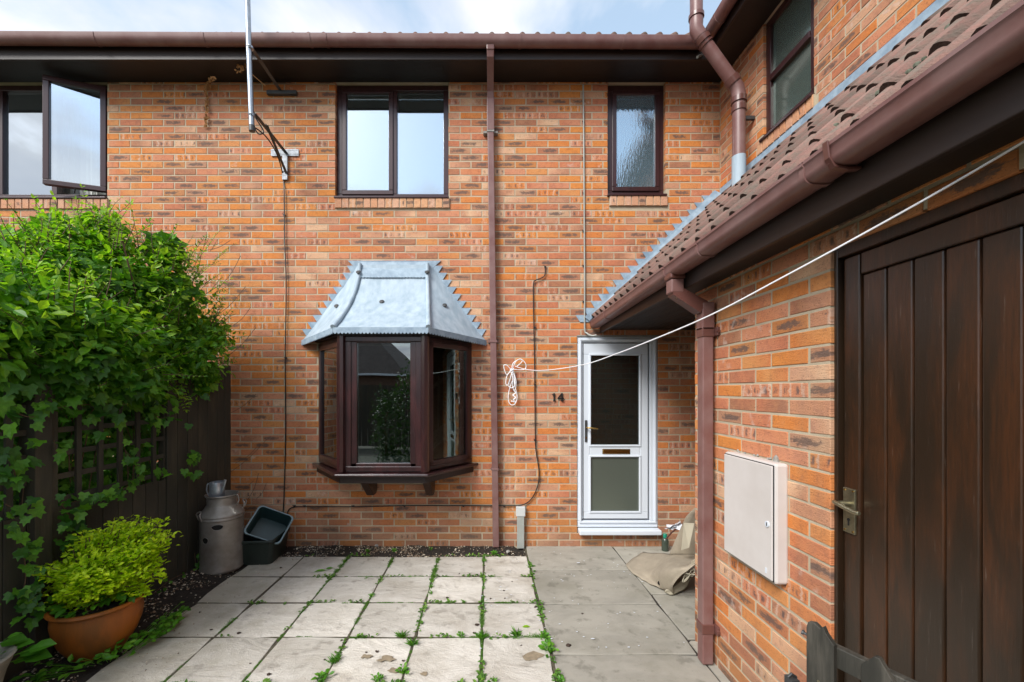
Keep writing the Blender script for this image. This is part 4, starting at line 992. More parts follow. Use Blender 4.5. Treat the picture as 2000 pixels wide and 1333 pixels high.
for i in range(7):
    u = random.uniform(-2.29, -1.9); c = GW(u, -.002, 1.328 + random.uniform(0, .008)); m.lathe([(.007, -.004), (.006, .003), (.001, .005)], c, 6)
c = GW(-1.96, -.006, 1.335); m.lathe([(.014, -.01), (.011, .010), (.001, .022)], c, 7)
m.build('filler', M['concrete'], mbx, kind='stuff')
# house number 14
hn = empty('house_number', FAC(.74, 0, 1.555), 'black iron number 14 screwed to the bricks left of the white door', 'house number')
zb, hh = 1.556, .086
def ext(name, polys, x):
    m = MB()
    for p in polys: m.prism([FAC(x + a * hh, -.016, zb + b * hh) for a, b in p][::-1], (0, .008, 0))
    return m.build(name, M['digit'], hn)
ext('digit', [[(.14, 0), (.44, 0), (.44, .10), (.14, .10)], [(.20, .10), (.38, .10), (.38, 1.0), (.26, 1.0), (.20, .92)], [(.02, .78), (.20, .86), (.20, .92), (.26, 1.0), (.02, .86)]], .682)
ext('digit', [[(.40, 0), (.74, 0), (.74, .09), (.40, .09)], [(.47, .09), (.65, .09), (.65, 1.0), (.50, 1.0), (.47, .94)], [(0, .26), (.80, .26), (.80, .40), (0, .40)], [(0, .40), (.16, .40), (.47, .82), (.50, 1.0), (.46, 1.0)]], .742)
# aerial mast
am = empty('aerial_mast', (-2.0, 4.0, 4.1), 'galvanised aerial mast on two wall brackets rising past the gutter', 'aerial mast')
YM = 3.80
m = MB(); m.tube([at(492, 254, YM), at(486, 90, YM), at(480.5, -110, YM)], .0235, 14); m.build('pole', M['galv'], am, smooth=True)
m = MB(); m.tube([at(492.3, 257, YM), at(492, 246, YM)], .0265, 14); m.build('pole_cap', M['galv_dk'], am, smooth=True)
def angle_iron(m, a, b, w_=.034, th=.004, side=Vector((0, 0, 1))):
    a, b = Vector(a), Vector(b); d = (b - a).normalized(); n1 = d.cross(side).normalized(); n2 = n1.cross(d).normalized()
    m.prism([a, a + n1 * w_, a + n1 * w_ + n2 * th, a + n2 * th + n1 * th, a + n1 * th + n2 * w_, a + n2 * w_], b - a)
YW = 4.366
lo_p, lo_w, lo_b = at(493, 222, YM), at(556, 300, YW), at(558, 342, YW)
m = MB(); angle_iron(m, lo_p, lo_w); m.build('bracket_arm', M['galv_dk'], am)
m = MB(); angle_iron(m, lo_p + Vector((.07, .09, -.05)), lo_b, .026); m.build('brace', M['galv_dk'], am)
m = MB(); m.box(at(529, 0, YW).x, at(583, 0, YW).x, YW - .028, YW - .024, at(0, 297, YW).z, at(0, 303, YW).z + .03)
m.box(at(529, 0, YW).x, at(583, 0, YW).x, YW, YW + .006, at(0, 303, YW).z - .01, at(0, 297, YW).z + .03); m.build('wall_plate', M['galv_mid'], am)
m = MB(); m.box(at(552, 0, YW).x, at(562, 0, YW).x, YW - .012, YW + .004, at(0, 352, YW).z, at(0, 304, YW).z - .006); m.build('wall_plate', M['galv_mid'], am)
up_p, up_w = at(487, 93, YM), at(547, 181, YW)
m = MB(); angle_iron(m, up_p, up_w, .034); m.build('bracket_arm', M['galv_dk'], am)
m = MB(); m.box(at(523, 0, YW).x, at(581, 0, YW).x, YW - .03, YW + .006, at(0, 187, YW).z, at(0, 180, YW).z); m.build('wall_plate', M['galv_dk'], am, bevel=.002)
for px_, py_ in ((489, 94), (492, 226)):
    c = at(px_, py_, YM); m = MB(); m.tube([c + Vector((0, 0, -.010)), c + Vector((0, 0, .010))], .028, 12); m.tube([c + Vector((-.02, -.03, 0)), c + Vector((.02, -.03, 0))], .004, 6); m.build('clamp', M['galv'], am, smooth=True)
# aerial cable, loop and long run
def cable(name, pts, r, label, mat=None, cat='cable', clips=()):
    m = MB(); m.tube(bez(pts, 6), r, 6)
    if not clips:
        return tag(m.build(name, mat or M['cable'], smooth=True), label, cat)
    c = Vector(pts[0]); e = empty(name, c, label, cat); m.build('cord', mat or M['cable'], e, smooth=True)
    for p in clips:
        q = MB(); q.box(p.x - .010, p.x + .010, p.y - .006, p.y + .010, p.z - .008, p.z + .008); q.tube([p + Vector((-.014, .0, .010)), p + Vector((-.014, -.010, .010))], .004, 6); q.build('clip', M['cable'], e)
    return e
YC = 4.362
cpts = [at(497, 228, 3.86), at(505, 240, 3.86), at(515, 258, 3.9), at(505, 262, 3.86), at(498, 250, 3.86), at(520, 268, 3.98), at(540, 300, 4.2), at(552, 340, YC), at(555, 380, YC), at(556, 470, YC), at(559, 560, YC), at(557, 700, YC), at(558, 840, YC), at(555, 960, YC), at(553, 1008, YC), at(556, 1026, YC - .01), at(549, 1034, YC - .01), at(540, 1026, YC)]
cable('aerial_cable', cpts, .0062, 'thin black aerial cable hanging down the wall left of the bay', clips=[at(555, 420, YC + .002), at(558, 700, YC + .002), at(553, 1003, YC + .002)])
cpts = [at(541, 1022, YC), at(547, 1033, YC - .012), at(557, 1031, YC - .012), at(561, 1015, YC), at(563, 998, YC), at(574, 991, YC), at(600, 990, YC), at(700, 990, YC), at(800, 988, YC), at(900, 988, YC), at(1000, 988, YC), at(1012, 988, YC), at(1027, 984, YC), at(1040, 972, YC), at(1050, 950, YC), at(1053, 925, YC), at(1050, 900, YC), at(1046, 870, YC), at(1045, 800, YC), at(1044, 700, YC), at(1042, 600, YC), at(1042, 556, YC), at(1046, 548, YC), at(1056, 544, YC), at(1064, 538, YC), at(1065, 522, YC)]
cable('telephone_cable', cpts, .0058, 'black cable running along the wall base then up between downpipe and door', clips=[at(x, 989, YC + .002) for x in (575, 595, 690, 790, 905, 985)] + [at(1045, y, YC + .002) for y in (640, 752, 860)] + [at(1065, 521, YC)])
# small grey overflow pipe down to the gutter end
cpts = [at(1139, 166, YC), at(1140, 260, YC), at(1141, 400, YC), at(1142, 560, YC), at(1142, 640, YC), at(1146, 651, YC - .01), at(1156, 656, YC - .06), at(1165, 655, YC - .08)]
e = cable('thin_pipe', cpts, .0085, 'thin grey pipe running straight down the wall to the porch gutter', M['duct'], 'pipe', clips=[at(1140, y, YC + .006) for y in (240, 310, 378, 452, 520, 590)])
# grey cable duct at the wall foot
dd = empty('cable_duct', (.35, 4.34, 0), 'short grey cable duct standing against the wall foot right of the downpipe', 'cable duct')
m = MB(); m.box(at(1010, 0, 4.33).x, at(1024, 0, 4.33).x, 4.325, 4.374, .0, .36); m.build('channel', M['duct'], dd, bevel=.004)
m = MB(); m.box(at(1008, 0, 4.33).x, at(1026, 0, 4.33).x, 4.318, 4.3745, .34, .44); m.build('cover', plain('pale_duct', (.55, .57, .56), .4), dd, bevel=.005)

# washing line with its hank
rp_ = empty('washing_line', FAC(.285, -.03, 1.9), 'white washing line strung from a hank on the wall to the right', 'washing line')
pts = [at(1010, 716, 4.33), at(1031, 721.5, 4.0)]
def lx(Y): return .285 + (4.34 - Y) * .3069
samp = [(4.33, 716), (4.0, 722.5), (3.6, 723.5), (3.0, 713), (2.6, 691), (2.3, 666), (2.0, 631), (1.8, 597), (1.6, 549), (1.4, 487), (1.2, 402), (1.05, 313), (.97, 252)]
pts = [Vector((lx(Y), Y, H + (CY - py) * Y / F)) for Y, py in samp]
m = MB(); m.tube(bez(pts, 6), .0033, 6); m.build('line', M['rope'], rp_, smooth=True)
def loop(pl, r=.0042):
    m = MB(); m.tube(bez([at(x, y, 4.345 - .004 * i % .02) for i, (x, y) in enumerate(pl)], 6), r, 6); m.build('loop', M['rope'], rp_, smooth=True)
loop([(1010, 716), (1020, 706), (1015, 703), (1004, 708), (1000, 718), (1003, 730)]); loop([(1003, 722), (1024, 722), (1027, 712), (1018, 702), (1008, 706), (1001, 720)])
loop([(1000, 722), (990, 732), (985, 722), (984, 714), (990, 714), (998, 722)]); loop([(998, 724), (990, 735), (988, 750), (992, 752), (998, 735), (1001, 724)])
loop([(1001, 724), (996, 745), (994, 755), (1000, 758), (1006, 752), (1004, 735), (1000, 724)]); loop([(1002, 724), (1008, 745), (1006, 762), (1002, 758), (1001, 730)])
loop([(1000, 745), (994, 765), (993, 782), (998, 791), (1006, 789), (1010, 775), (1006, 755), (1002, 735)]); loop([(1003, 762), (1007, 768), (1002, 772), (1007, 777), (1003, 781), (1007, 786), (1000, 784), (998, 785)], .006)
loop([(996, 723), (1003, 720), (1001, 728), (996, 726), (1003, 722)], .006)
# dried climber dangling from the soffit
dt = MB(); pp = [at(418, 155, 4.2), at(408, 165, 4.33), at(404, 180, 4.35), at(405, 200, 4.36), at(403, 222, 4.36), at(404, 252, 4.365)]
dt.tube(bez(pp, 5), .004, 5)
for i in range(70):
    t = random.random(); P_ = bez(pp, 8); p = P_[int(t * (len(P_) - 1))] + Vector((random.gauss(0, .010), random.uniform(-.02, 0), random.gauss(0, .01)))
    a = Vector((random.uniform(-1, 1), random.uniform(-1, 0), random.uniform(-1, 1))).normalized() * random.uniform(.012, .026); b = a.cross(Vector((0, 1, .3))).normalized() * .013
    dt.face([p - a, p - b, p + a, p + b])
tag(dt.build('dried_climber', M['blossom']), 'dead brown climber stem clinging below the soffit left of the mast', 'dead plant')
dt = MB(); p0 = at(472, 128, 4.15)
for i in range(34):
    p = p0 + Vector((random.gauss(0, .022), random.gauss(0, .01), random.uniform(-.07, .02))); a = Vector((random.uniform(-1, 1), random.uniform(-1, 0), random.uniform(-1, 1))).normalized() * .016; b = a.cross(Vector((0, 1, .3))).normalized() * .010
    dt.face([p - a, p - b, p + a, p + b])
dt.tube(bez([at(478, 130, 4.15), at(495, 148, 4.15), at(518, 168, 4.2)], 5), .0035, 5)
tag(dt.build('dried_leaf_clump', M['blossom']), 'small clump of dead leaves stuck under the soffit beside the mast', 'dead leaves')

# ------------------------------------------------------------------ left fence
XF = -2.74
FF = Frame((XF, 0, 0), (0, 1, 0), (-1, 0, 0))   # u = Y, d away from the yard
fence = empty('wooden_fence', (XF, 3.2, 0), 'dark stained wooden fence with square trellis panels along the left side', 'fence')
# tall boards
e_ = [3.497, 3.617, 3.737, 3.873, 4.003, 4.145, 4.268, 4.372]
for i, (a, b) in enumerate(zip(e_[:-1], e_[1:])):
    m = MB(); m.box(a + .004, b - .006, 0, .018, -.02, 1.93 + random.uniform(-.015, .015), FF); o = m.build('fence_board', M['fence'], fence, bevel=.002); o['rnd'] = random.random() * 5
u = 1.2; 
while u < 3.48:
    wd = random.uniform(.118, .130)
    m = MB(); m.box(u + .003, min(u + wd, 3.492) - .004, .003, .020, -.02, .92 + random.uniform(-.012, .012), FF); o = m.build('fence_board', M['fence'], fence, bevel=.002); o['rnd'] = random.random() * 5; u += wd
m = MB(); m.box(1.2, 4.37, .022, .060, .25, .33, FF); m.build('rail', M['fence'], fence); m = MB(); m.box(1.2, 4.37, .022, .060, .80, .88, FF); m.build('rail', M['fence'], fence); m = MB(); m.box(3.49, 4.37, .022, .060, 1.65, 1.73, FF); m.build('rail', M['fence'], fence)
for u in (2.452, 3.50 - .01):
    m = MB(); m.box(u, u + (.10 if u < 3 else .06), -.03 if u < 3 else .021, .07, -.02, 1.90, FF); m.build('post', M['fence'], fence, bevel=.004)
for k in range(6):
    u = 2.575 + k * .155; m = MB(); m.box(u, u + .035, 0, .016, .90, 1.88, FF); m.build('trellis_batten', M['fence'], fence)
for k in range(7):
    u = 1.40 + k * .155; m = MB(); m.box(u, u + .035, 0, .016, .93, 1.88, FF); m.build('trellis_batten', M['fence'], fence)
for (a, b) in ((2.555, 3.49), (1.25, 2.448)):
    for k in range(7):
        z = .945 + k * .150; m = MB(); m.box(a, b, .017, .033, z, z + .035, FF); m.build('trellis_batten', M['fence'], fence)
# trellis side stays of shade: neighbour's hedge behind comes with the shrubs

# ------------------------------------------------------------------ leaves
def leaf_ovate(m, p, d, n, s, wr=.5, rn=0.0):
    d = d.normalized(); n = (n - d * n.dot(d)); n = n.normalized() if n.length > 1e-4 else d.orthogonal().normalized(); r = d.cross(n); w_ = s * wr * .5
    b = len(m.v)
    m.v += [p, p + d * s * .30 + r * w_ * .85 + n * s * .06, p + d * s * .62 + r * w_ * .85 + n * s * .05, p + d * s - n * s * .10, p + d * s * .62 - r * w_ * .85 + n * s * .05, p + d * s * .30 - r * w_ * .85 + n * s * .06, p + d * s * .45 - n * s * .02]
    for f in ((0, 1, 6), (1, 2, 6), (2, 3, 6), (3, 4, 6), (4, 5, 6), (5, 0, 6)):
        m.f.append(tuple(b + q for q in f)); m.uv.append([(0, 0)] * 3); m.rn.append(rn)
IVY = [(0, -.02), (.30, -.16), (.52, .12), (.34, .30), (.40, .62), (.17, .62), (0, 1.0), (-.17, .62), (-.40, .62), (-.34, .30), (-.52, .12), (-.30, -.16)]
def leaf_ivy(m, p, d, n, s, rn=0.0):
    d = d.normalized(); n = (n - d * n.dot(d)); n = n.normalized() if n.length > 1e-4 else d.orthogonal().normalized(); r = d.cross(n); b = len(m.v)
    m.v += [p + d * s * y + r * s * x + n * s * (.12 * abs(x) - .10 * y * y) for x, y in IVY] + [p + d * s * .30 - n * s * .03]
    k = len(IVY)
    for i in range(k):
        m.f.append((b + i, b + (i + 1) % k, b + k)); m.uv.append([(0, 0)] * 3); m.rn.append(rn)
def leaf_dir(out):
    d = (out * random.uniform(.3, 1.0) + Vector((random.gauss(0, .6), random.gauss(0, .6), random.gauss(-.15, .5))))
    n = (out * .7 + Vector((random.gauss(0, .35), random.gauss(0, .35), .75 + random.gauss(0, .35))))
    return d, n
blobs_ = [  # px, py, Y, rx, ry, rz
    (40, 560, 2.75, .48, .42, .44), (190, 560, 3.20, .50, .42, .48), (320, 560, 3.62, .44, .35, .40), (30, 690, 2.55, .34, .42, .30), (215, 690, 3.0, .36, .40, .36),
    (350, 690, 3.68, .40, .34, .36), (395, 645, 4.03, .30, .22, .24), (120, 505, 3.0, .40, .34, .26), (130, 640, 2.7, .36, .36, .36), (-60, 560, 2.35, .45, .45, .45), (250, 760, 3.25, .26, .28, .20), (110, 755, 2.7, .24, .24, .20), (370, 730, 3.9, .22, .22, .20), (400, 745, 3.95, .12, .15, .14)]
blobs = [  # px, py, Y, rx, ry, rz
    (40, 615, 2.75, .46, .42, .36), (190, 580, 3.20, .46, .42, .44), (310, 575, 3.62, .40, .35, .36), (30, 700, 2.55, .34, .42, .26), (215, 690, 3.0, .36, .40, .34),
    (345, 690, 3.68, .38, .34, .32), (388, 655, 4.03, .27, .22, .20), (120, 545, 3.0, .38, .34, .24), (130, 660, 2.7, .36, .36, .32), (-60, 620, 2.35, .45, .45, .38), (250, 755, 3.25, .26, .28, .18), (110, 750, 2.7, .24, .24, .16), (370, 725, 3.9, .22, .22, .16), (395, 745, 3.95, .12, .15, .10),
    (200, 470, 3.35, .16, .18, .22), (110, 475, 3.1, .18, .18, .18), (320, 490, 3.6, .16, .14, .14), (20, 500, 2.8, .18, .18, .14)]
BL = [(at(a, b, Y), Vector((rx, ry, rz))) for a, b, Y, rx, ry, rz in blobs]
def inside(p, f=1.0, skip=None):
    for i, (c, r) in enumerate(BL):
        if i == skip: continue
        q = p - c
        if (q.x / r.x) ** 2 + (q.y / r.y) ** 2 + (q.z / r.z) ** 2 < f * f: return True
    return False
shrub = empty('climbing_shrub', at(200, 830, 3.1) * 1, 'large leafy climbing shrub spilling over the left fence', 'shrub')
shl, yng, ivy = MB(), MB(), MB(); ivyinst = []
core = MB()
for i, (c, r) in enumerate(BL):
    cnt = int(13500 * (r.x * r.y + r.y * r.z + r.x * r.z) / 3 )
    for _ in range(cnt):
        v = Vector((random.gauss(0, 1), random.gauss(0, 1), random.gauss(0, 1))).normalized()
        if v.y > .55 and random.random() < .6: continue
        rad = random.choice([1.0, 1.0, .93, .82, .7]) * random.uniform(.92, 1.10)
        bump = 1 + .30 * noise.noise((c + v * .5) * 3.6) + .16 * noise.noise((c + v * .5) * 9)
        p = c + Vector((v.x * r.x, v.y * r.y, v.z * r.z)) * rad * bump
        if inside(p, .72, i): continue
        if rad > .9 and noise.noise(p * 6.5 + Vector((3, 1, 8))) < -.12 and random.random() < .8: continue
        if p.y > 4.33 or (p.y < 1.9) : continue
        pp_ = proj(p)
        if pp_ and pp_[1] > 795 + 45 * noise.noise(p * 4) and pp_[0] < 470: continue
        out = Vector((v.x / r.x, v.y / r.y, v.z / r.z)).normalized(); d, n = leaf_dir(out)
        zrel = p.z
        isivy = (zrel < 1.66 + .22 * noise.noise(p * 3) + (.12 if p.y < 3 else -.1))
        if isivy:
            s = random.uniform(.05, .095)
            d = Vector((out.x * .4 + random.gauss(0, .4), out.y * .4 + random.gauss(0, .4), -.55 + random.gauss(0, .3)))
            n = out * .5 + Vector((.3, -.4, 1.0)) + Vector((random.gauss(0, .25), random.gauss(0, .25), random.gauss(0, .25)))
            if rad > .9 and len(ivyinst) < 2000: ivyinst.append((p, d, n, s))
            else: leaf_ivy(ivy, p, d, n, s)
        else:
            s = random.uniform(.030, .084) * (.82 if p.y > 3.45 else 1) * (1.2 if noise.noise(p * 2.2) > 0 else .85)
            top = zrel > 2.12 + .35 * noise.noise(p * 2.5 + Vector((5, 0, 0))) + max(0, p.y - 3.3) * .5
            yg = (top and rad > .95 and random.random() < .80) or (rad > 1.0 and random.random() < .22 and noise.noise(p * 3.1) > .0)
            leaf_ovate(yng if yg else shl, p, d, n, s, random.uniform(.45, .62))
for _ in range(7000):
    c, r = random.choice(BL); v = Vector([random.gauss(0, 1) for _ in range(3)]).normalized() * random.uniform(.2, .82); p = c + Vector((v.x * r.x, v.y * r.y, v.z * r.z))
    if p.y > 4.3 or p.y < 1.9: continue
    leaf_ovate(shl, p, Vector([random.gauss(0, 1) for _ in range(3)]), Vector((.5, -1, .5)) + Vector([random.gauss(0, .4) for _ in range(3)]), random.uniform(.07, .12), .75)
# shoots with leaves both sides
stems = MB()
def shoot(p, d, ln, leafm, ls=.055, step=.035, r=.0035, wr=.5, bend=.25):
    pts = [Vector(p)]; d = Vector(d).normalized(); n_ = max(3, int(ln / step)); side = d.orthogonal().normalized()
    for i in range(n_):
        d = (d + Vector((random.gauss(0, .08), random.gauss(0, .08), random.gauss(0, .06) + bend * .05))).normalized(); pts.append(pts[-1] + d * step)
        f = 1 - .45 * i / n_; side = (side + Vector((random.gauss(0, .4), random.gauss(0, .4), 0))).normalized(); sd_ = (side - d * side.dot(d)).normalized()
        for sg in (-1, 1):
            if random.random() < .9:
                leaf_ovate(leafm, pts[-1], sd_ * sg + d * .5 + Vector((0, 0, random.uniform(-.3, .3))), Vector((random.gauss(0, .3), -.4 + random.gauss(0, .3), 1)), ls * f * random.uniform(.7, 1.15), wr)
    leaf_ovate(leafm, pts[-1], d, Vector((0, -.5, 1)), ls * .6, wr)
    stems.tube(pts, [r * (1 - .6 * i / len(pts)) for i in range(len(pts))], 4, caps=False)
for (px_, py_, Y, tx, ty, mm) in ((195, 470, 3.3, 205, 378, yng), (150, 470, 3.2, 165, 410, yng), (110, 470, 3.1, 100, 400, yng), (90, 480, 3.0, 120, 395, yng), (270, 480, 3.4, 255, 428, shl), (320, 490, 3.5, 330, 445, shl), (360, 520, 3.7, 385, 465, shl), (370, 560, 3.8, 405, 480, shl), (40, 480, 2.8, 50, 440, yng), (60, 500, 2.8, 95, 430, yng),
                          (395, 620, 4.05, 440, 600, shl), (405, 640, 4.05, 468, 655, shl), (400, 660, 4.05, 462, 668, shl), (400, 600, 4.0, 432, 560, shl), (390, 690, 4.0, 445, 715, shl), (210, 500, 3.2, 230, 440, yng), (300, 500, 3.4, 290, 445, shl), (10, 470, 2.6, -10, 430, yng), (240, 480, 3.3, 285, 440, shl), (180, 480, 3.2, 145, 400, yng),
                          (215, 470, 3.3, 240, 405, yng), (340, 740, 3.6, 375, 785, yng), (350, 730, 3.7, 360, 800, yng), (200, 600, 2.9, 165, 560, shl), (170, 620, 2.8, 230, 575, shl), (300, 640, 3.3, 340, 600, shl)):
    a = at(px_, py_, Y); b = at(tx, ty, Y); shoot(a, b - a, (b - a).length * 1.22, mm, ls=.062 if mm is yng else .05)
for _ in range(230):
    c, r = random.choice(BL[:9]); v = Vector((random.gauss(0, 1), random.gauss(-.5, 1), random.gauss(.5, .8))).normalized(); p = c + Vector((v.x * r.x, v.y * r.y, v.z * r.z))
    if p.y > 4.2 or p.y < 2 or inside(p, .9, -1) and random.random() < .5: continue
    shoot(p, v + Vector((0, 0, .5)), random.uniform(.10, .30), yng if (random.random() < .3 and p.z > 1.9) or p.z > 2.4 else shl, ls=random.uniform(.03, .055))
for _ in range(70):
    a = at(random.uniform(330, 425), random.uniform(480, 720), random.uniform(3.8, 4.15)); d = Vector((random.uniform(.2, 1), random.uniform(-.5, .2), random.uniform(-.4, .9)))
    if a.x + d.x * .2 > -2.1: continue
    shoot(a, d, random.uniform(.12, .30), shl if random.random() < .8 else yng, ls=random.uniform(.018, .032), step=.022, r=.002)
for _ in range(60):
    px_ = random.uniform(0, 380); Y_ = 2.6 + px_ / 380 * 1.1; a = at(px_, 440 + 90 * abs(px_ - 180) / 200 + random.uniform(-10, 60), Y_)
    shoot(a, Vector((random.gauss(0, .5), random.gauss(-.1, .3), 1)), random.uniform(.12, .34), yng if random.random() < .6 else shl, ls=random.uniform(.03, .055), step=.032, r=.0025)
for _ in range(14):
    p = Vector((XF + random.uniform(-.35, -.05), random.uniform(2.2, 4.2), random.uniform(1.3, 1.7))); q = p + Vector((random.uniform(-.3, .3), random.uniform(-.4, .4), random.uniform(.5, 1.1)))
    stems.tube(bez([p, p.lerp(q, .5) + Vector((random.gauss(0, .06), random.gauss(0, .06), 0)), q], 4), random.uniform(.003, .007), 4, caps=False)
# bare shoots reaching along the brick wall
for (a, b) in (((430, 560), (470, 500)), ((420, 620), (480, 560)), ((440, 700), (500, 640)), ((445, 810), (500, 770)), ((440, 930), (520, 860)), ((460, 905), (505, 870)), ((455, 960), (495, 940)), ((450, 640), (490, 600)), ((400, 490), (450, 470)), ((485, 975), (505, 925)), ((500, 975), (520, 945))):
    A_, B_ = at(*a, 4.33), at(*b, 4.35); stems.tube(bez([A_, A_.lerp(B_, .5) + Vector((.01, 0, -.02)), B_], 4), .0028, 4, caps=False)
shl.build('leaves', M['shrub'], shrub, kind='stuff'); yng.build('new_leaves', M['young'], shrub, kind='stuff', label='bright yellow-green new growth')
stems.build('stems', M['twig'], shrub, kind='stuff')
# ivy: nearest 300 leaves single, the rest together
ivyt = empty('ivy', at(60, 1000, 2.5), 'dark green ivy trailing down the trellis and over the fence boards', 'ivy')
def trail(pts2d, n, sp=.05, s0=.045, s1=.075, X=-2.685):
    P_ = []
    for (px_, py_) in pts2d:
        Y = X * F / (px_ - CX); P_.append(at(px_, py_, Y))
    C = bez(P_, 8) if len(P_) > 1 else P_
    stems2.tube(C, .003, 4, caps=False)
    for _ in range(n):
        p = random.choice(C) + Vector((random.uniform(0, .05), random.gauss(0, sp), random.gauss(0, sp)))
        ivyinst.append((p, Vector((.2, random.gauss(0, .7), -.6 + random.gauss(0, .5))), Vector((.7, -.6, 1.0)) + Vector((random.gauss(0, .3), random.gauss(0, .3), random.gauss(0, .3))), random.uniform(s0, s1)))
stems2 = MB()
trail([(245, 880), (260, 905), (255, 945), (215, 965), (170, 975), (120, 985)], 46, .035); trail([(120, 985), (135, 1010), (140, 1040)], 16); trail([(365, 885), (375, 900)], 9, .02); trail([(355, 920), (380, 930)], 9, .02); trail([(20, 890), (30, 930)], 20, .05); trail([(30, 1040), (45, 1080), (50, 1130), (40, 1180), (60, 1190)], 42, .045)
trail([(10, 985), (40, 1000)], 10); trail([(0, 790), (60, 815), (120, 795), (190, 790), (250, 790)], 45, .08, .05, .09); trail([(105, 860), (112, 890)], 6, .03); trail([(110, 1055), (150, 1070), (120, 1100)], 14); trail([(300, 915), (312, 930)], 5, .02); trail([(280, 820), (340, 815)], 20, .05)
trail([(380, 1080), (383, 1110)], 10, .02, .025, .04); trail([(300, 1160), (330, 1135), (360, 1120)], 8, .03, .02, .035)
ivyinst.sort(key=lambda t: -(t[3] / t[0].y) * (1 if proj(t[0])[0] > 0 else 0))
im = [MB(), MB(), MB()]
meshes = []
for q in range(4):
    z = MB(); leaf_ivy(z, Vector((0, 0, 0)), Vector((0, 1, 0)), Vector((0, 0, 1)), 1.0)
    for i, v in enumerate(z.v): z.v[i] = v + Vector((random.uniform(-.03, .03), random.uniform(-.03, .03), random.uniform(-.04, .04)))
    meshes.append(z.mesh('ivy_leaf', M['ivy']))
for i, (p, d, n, s) in enumerate(ivyinst):
    if i < 300:
        d = Vector(d).normalized(); n = n - d * n.dot(d); n.normalize(); r = d.cross(n)
        inst('leaf', random.choice(meshes), ivyt, p, Matrix((r, d, n)).transposed().to_euler(), (s, s, s), random.random() * .9)
    else: leaf_ivy(ivy, p, d, n, s)
for _ in range(9000):
    p = Vector((XF - random.uniform(.10, 1.1), random.uniform(1.6, 4.3), random.uniform(.3, 2.25)))
    leaf_ovate(ivy, p, Vector((.3, random.gauss(0, .7), -.3 + random.gauss(0, .6))), Vector((1, -.6, .4)) + Vector([random.gauss(0, .5) for _ in range(3)]), random.uniform(.06, .11), .6)
# ivy growing thick behind the trellis openings
for _ in range(1500):
    p = Vector((XF - random.uniform(.05, .35), random.uniform(1.9, 3.5), random.uniform(.85, 1.9)))
    leaf_ivy(ivy, p, Vector((.3, random.gauss(0, .7), -.5 + random.gauss(0, .5))), Vector((1, -.6, .4)) + Vector((random.gauss(0, .4),) * 3), random.uniform(.04, .08))
for _ in range(40):
    p = Vector((XF - random.uniform(.03, .2), random.uniform(2.0, 3.5), random.uniform(.8, 1.0))); stems2.tube(bez([p, p + Vector((0, random.uniform(-.1, .1), .3)), p + Vector((0, random.uniform(-.2, .2), .7))], 3), .003, 4, caps=False)
ivy.build('leaves', M['ivy'], ivyt, kind='stuff'); stems2.build('stems', M['twig'], ivyt, kind='stuff')

# ------------------------------------------------------------------ potted golden shrub
pc = Vector((-2.47, 2.60, .03)); pot = empty('plant_pot', pc, 'wide glazed terracotta bowl planter standing on the soil by the fence', 'plant pot')
prof = [(.001, .0), (.135, .0), (.155, .03), (.19, .09), (.213, .16), (.222, .22), (.218, .265), (.215, .280), (.232, .288), (.240, .300), (.236, .312), (.222, .314), (.206, .300), (.200, .26), (.001, .26)]
m = MB(); m.lathe(prof, pc, 48); m.build('bowl', M['terra'], pot, smooth=True)
m = MB(); m.lathe([(.201, .272), (.10, .285), (.001, .29)], pc, 24); m.build('compost', M['soil'], pot)
gs = empty('golden_shrub', pc + Vector((0, 0, .29)), 'rounded shrub of small golden-green leaves growing in the terracotta bowl', 'shrub')
gl, gst = MB(), MB(); gc = pc + Vector((.02, .06, .50))
for k in range(210):
    v = Vector((random.gauss(0, 1), random.gauss(0, 1), random.gauss(.35, .75))).normalized(); tip = gc + Vector((v.x * .275, v.y * .27, v.z * .27)) * random.uniform(.70, 1.12) + Vector((.05 if v.z > .3 else 0, .05 if v.z > .3 else 0, 0))
    if tip.z < pc.z + .27: tip.z = pc.z + .27 + random.uniform(0, .08)
    b0 = pc + Vector((random.gauss(0, .04), random.gauss(0, .04), .28)); C = bez([b0, b0.lerp(tip, .5) + Vector((0, 0, .05)), tip], 8); gst.tube(C, .0028, 4, caps=False)
    for j, p in enumerate(C[4:]):
        for _ in range(6):
            q = p + Vector((random.gauss(0, .024), random.gauss(0, .024), random.gauss(0, .014))); d = (tip - b0).normalized() * .5 + Vector((random.gauss(0, .7), random.gauss(0, .7), random.gauss(0, .3)))
            leaf_ovate(gl, q, d, Vector((random.gauss(0, .3), -.2 + random.gauss(0, .3), 1)), random.uniform(.022, .040), .62)
gl.build('leaves', M['gold'], gs, kind='stuff'); gst.build('stems', M['twig'], gs, kind='stuff')
ud = MB()
for k in range(46):
    a = random.uniform(math.pi, 2.1 * math.pi); p = pc + Vector((math.cos(a) * random.uniform(.10, .21), math.sin(a) * random.uniform(.10, .21), .31 + random.uniform(0, .06)))
    leaf_ovate(ud, p, Vector((math.cos(a), math.sin(a), random.gauss(.1, .4))), Vector((0, -.3, 1)), random.uniform(.04, .075), .75)
for a_, s_ in ((3.4, .16), (3.9, .12), (3.1, .15)):
    leaf_ovate(ud, pc + Vector((-.16, -.05, .33)), Vector((math.cos(a_), math.sin(a_) * .6, .25)), Vector((0, 0, 1)), s_, .28)
tag(ud.build('pot_weeds', M['weed']), 'broad green leaves growing round the rim of the terracotta bowl', 'weeds', kind='stuff')

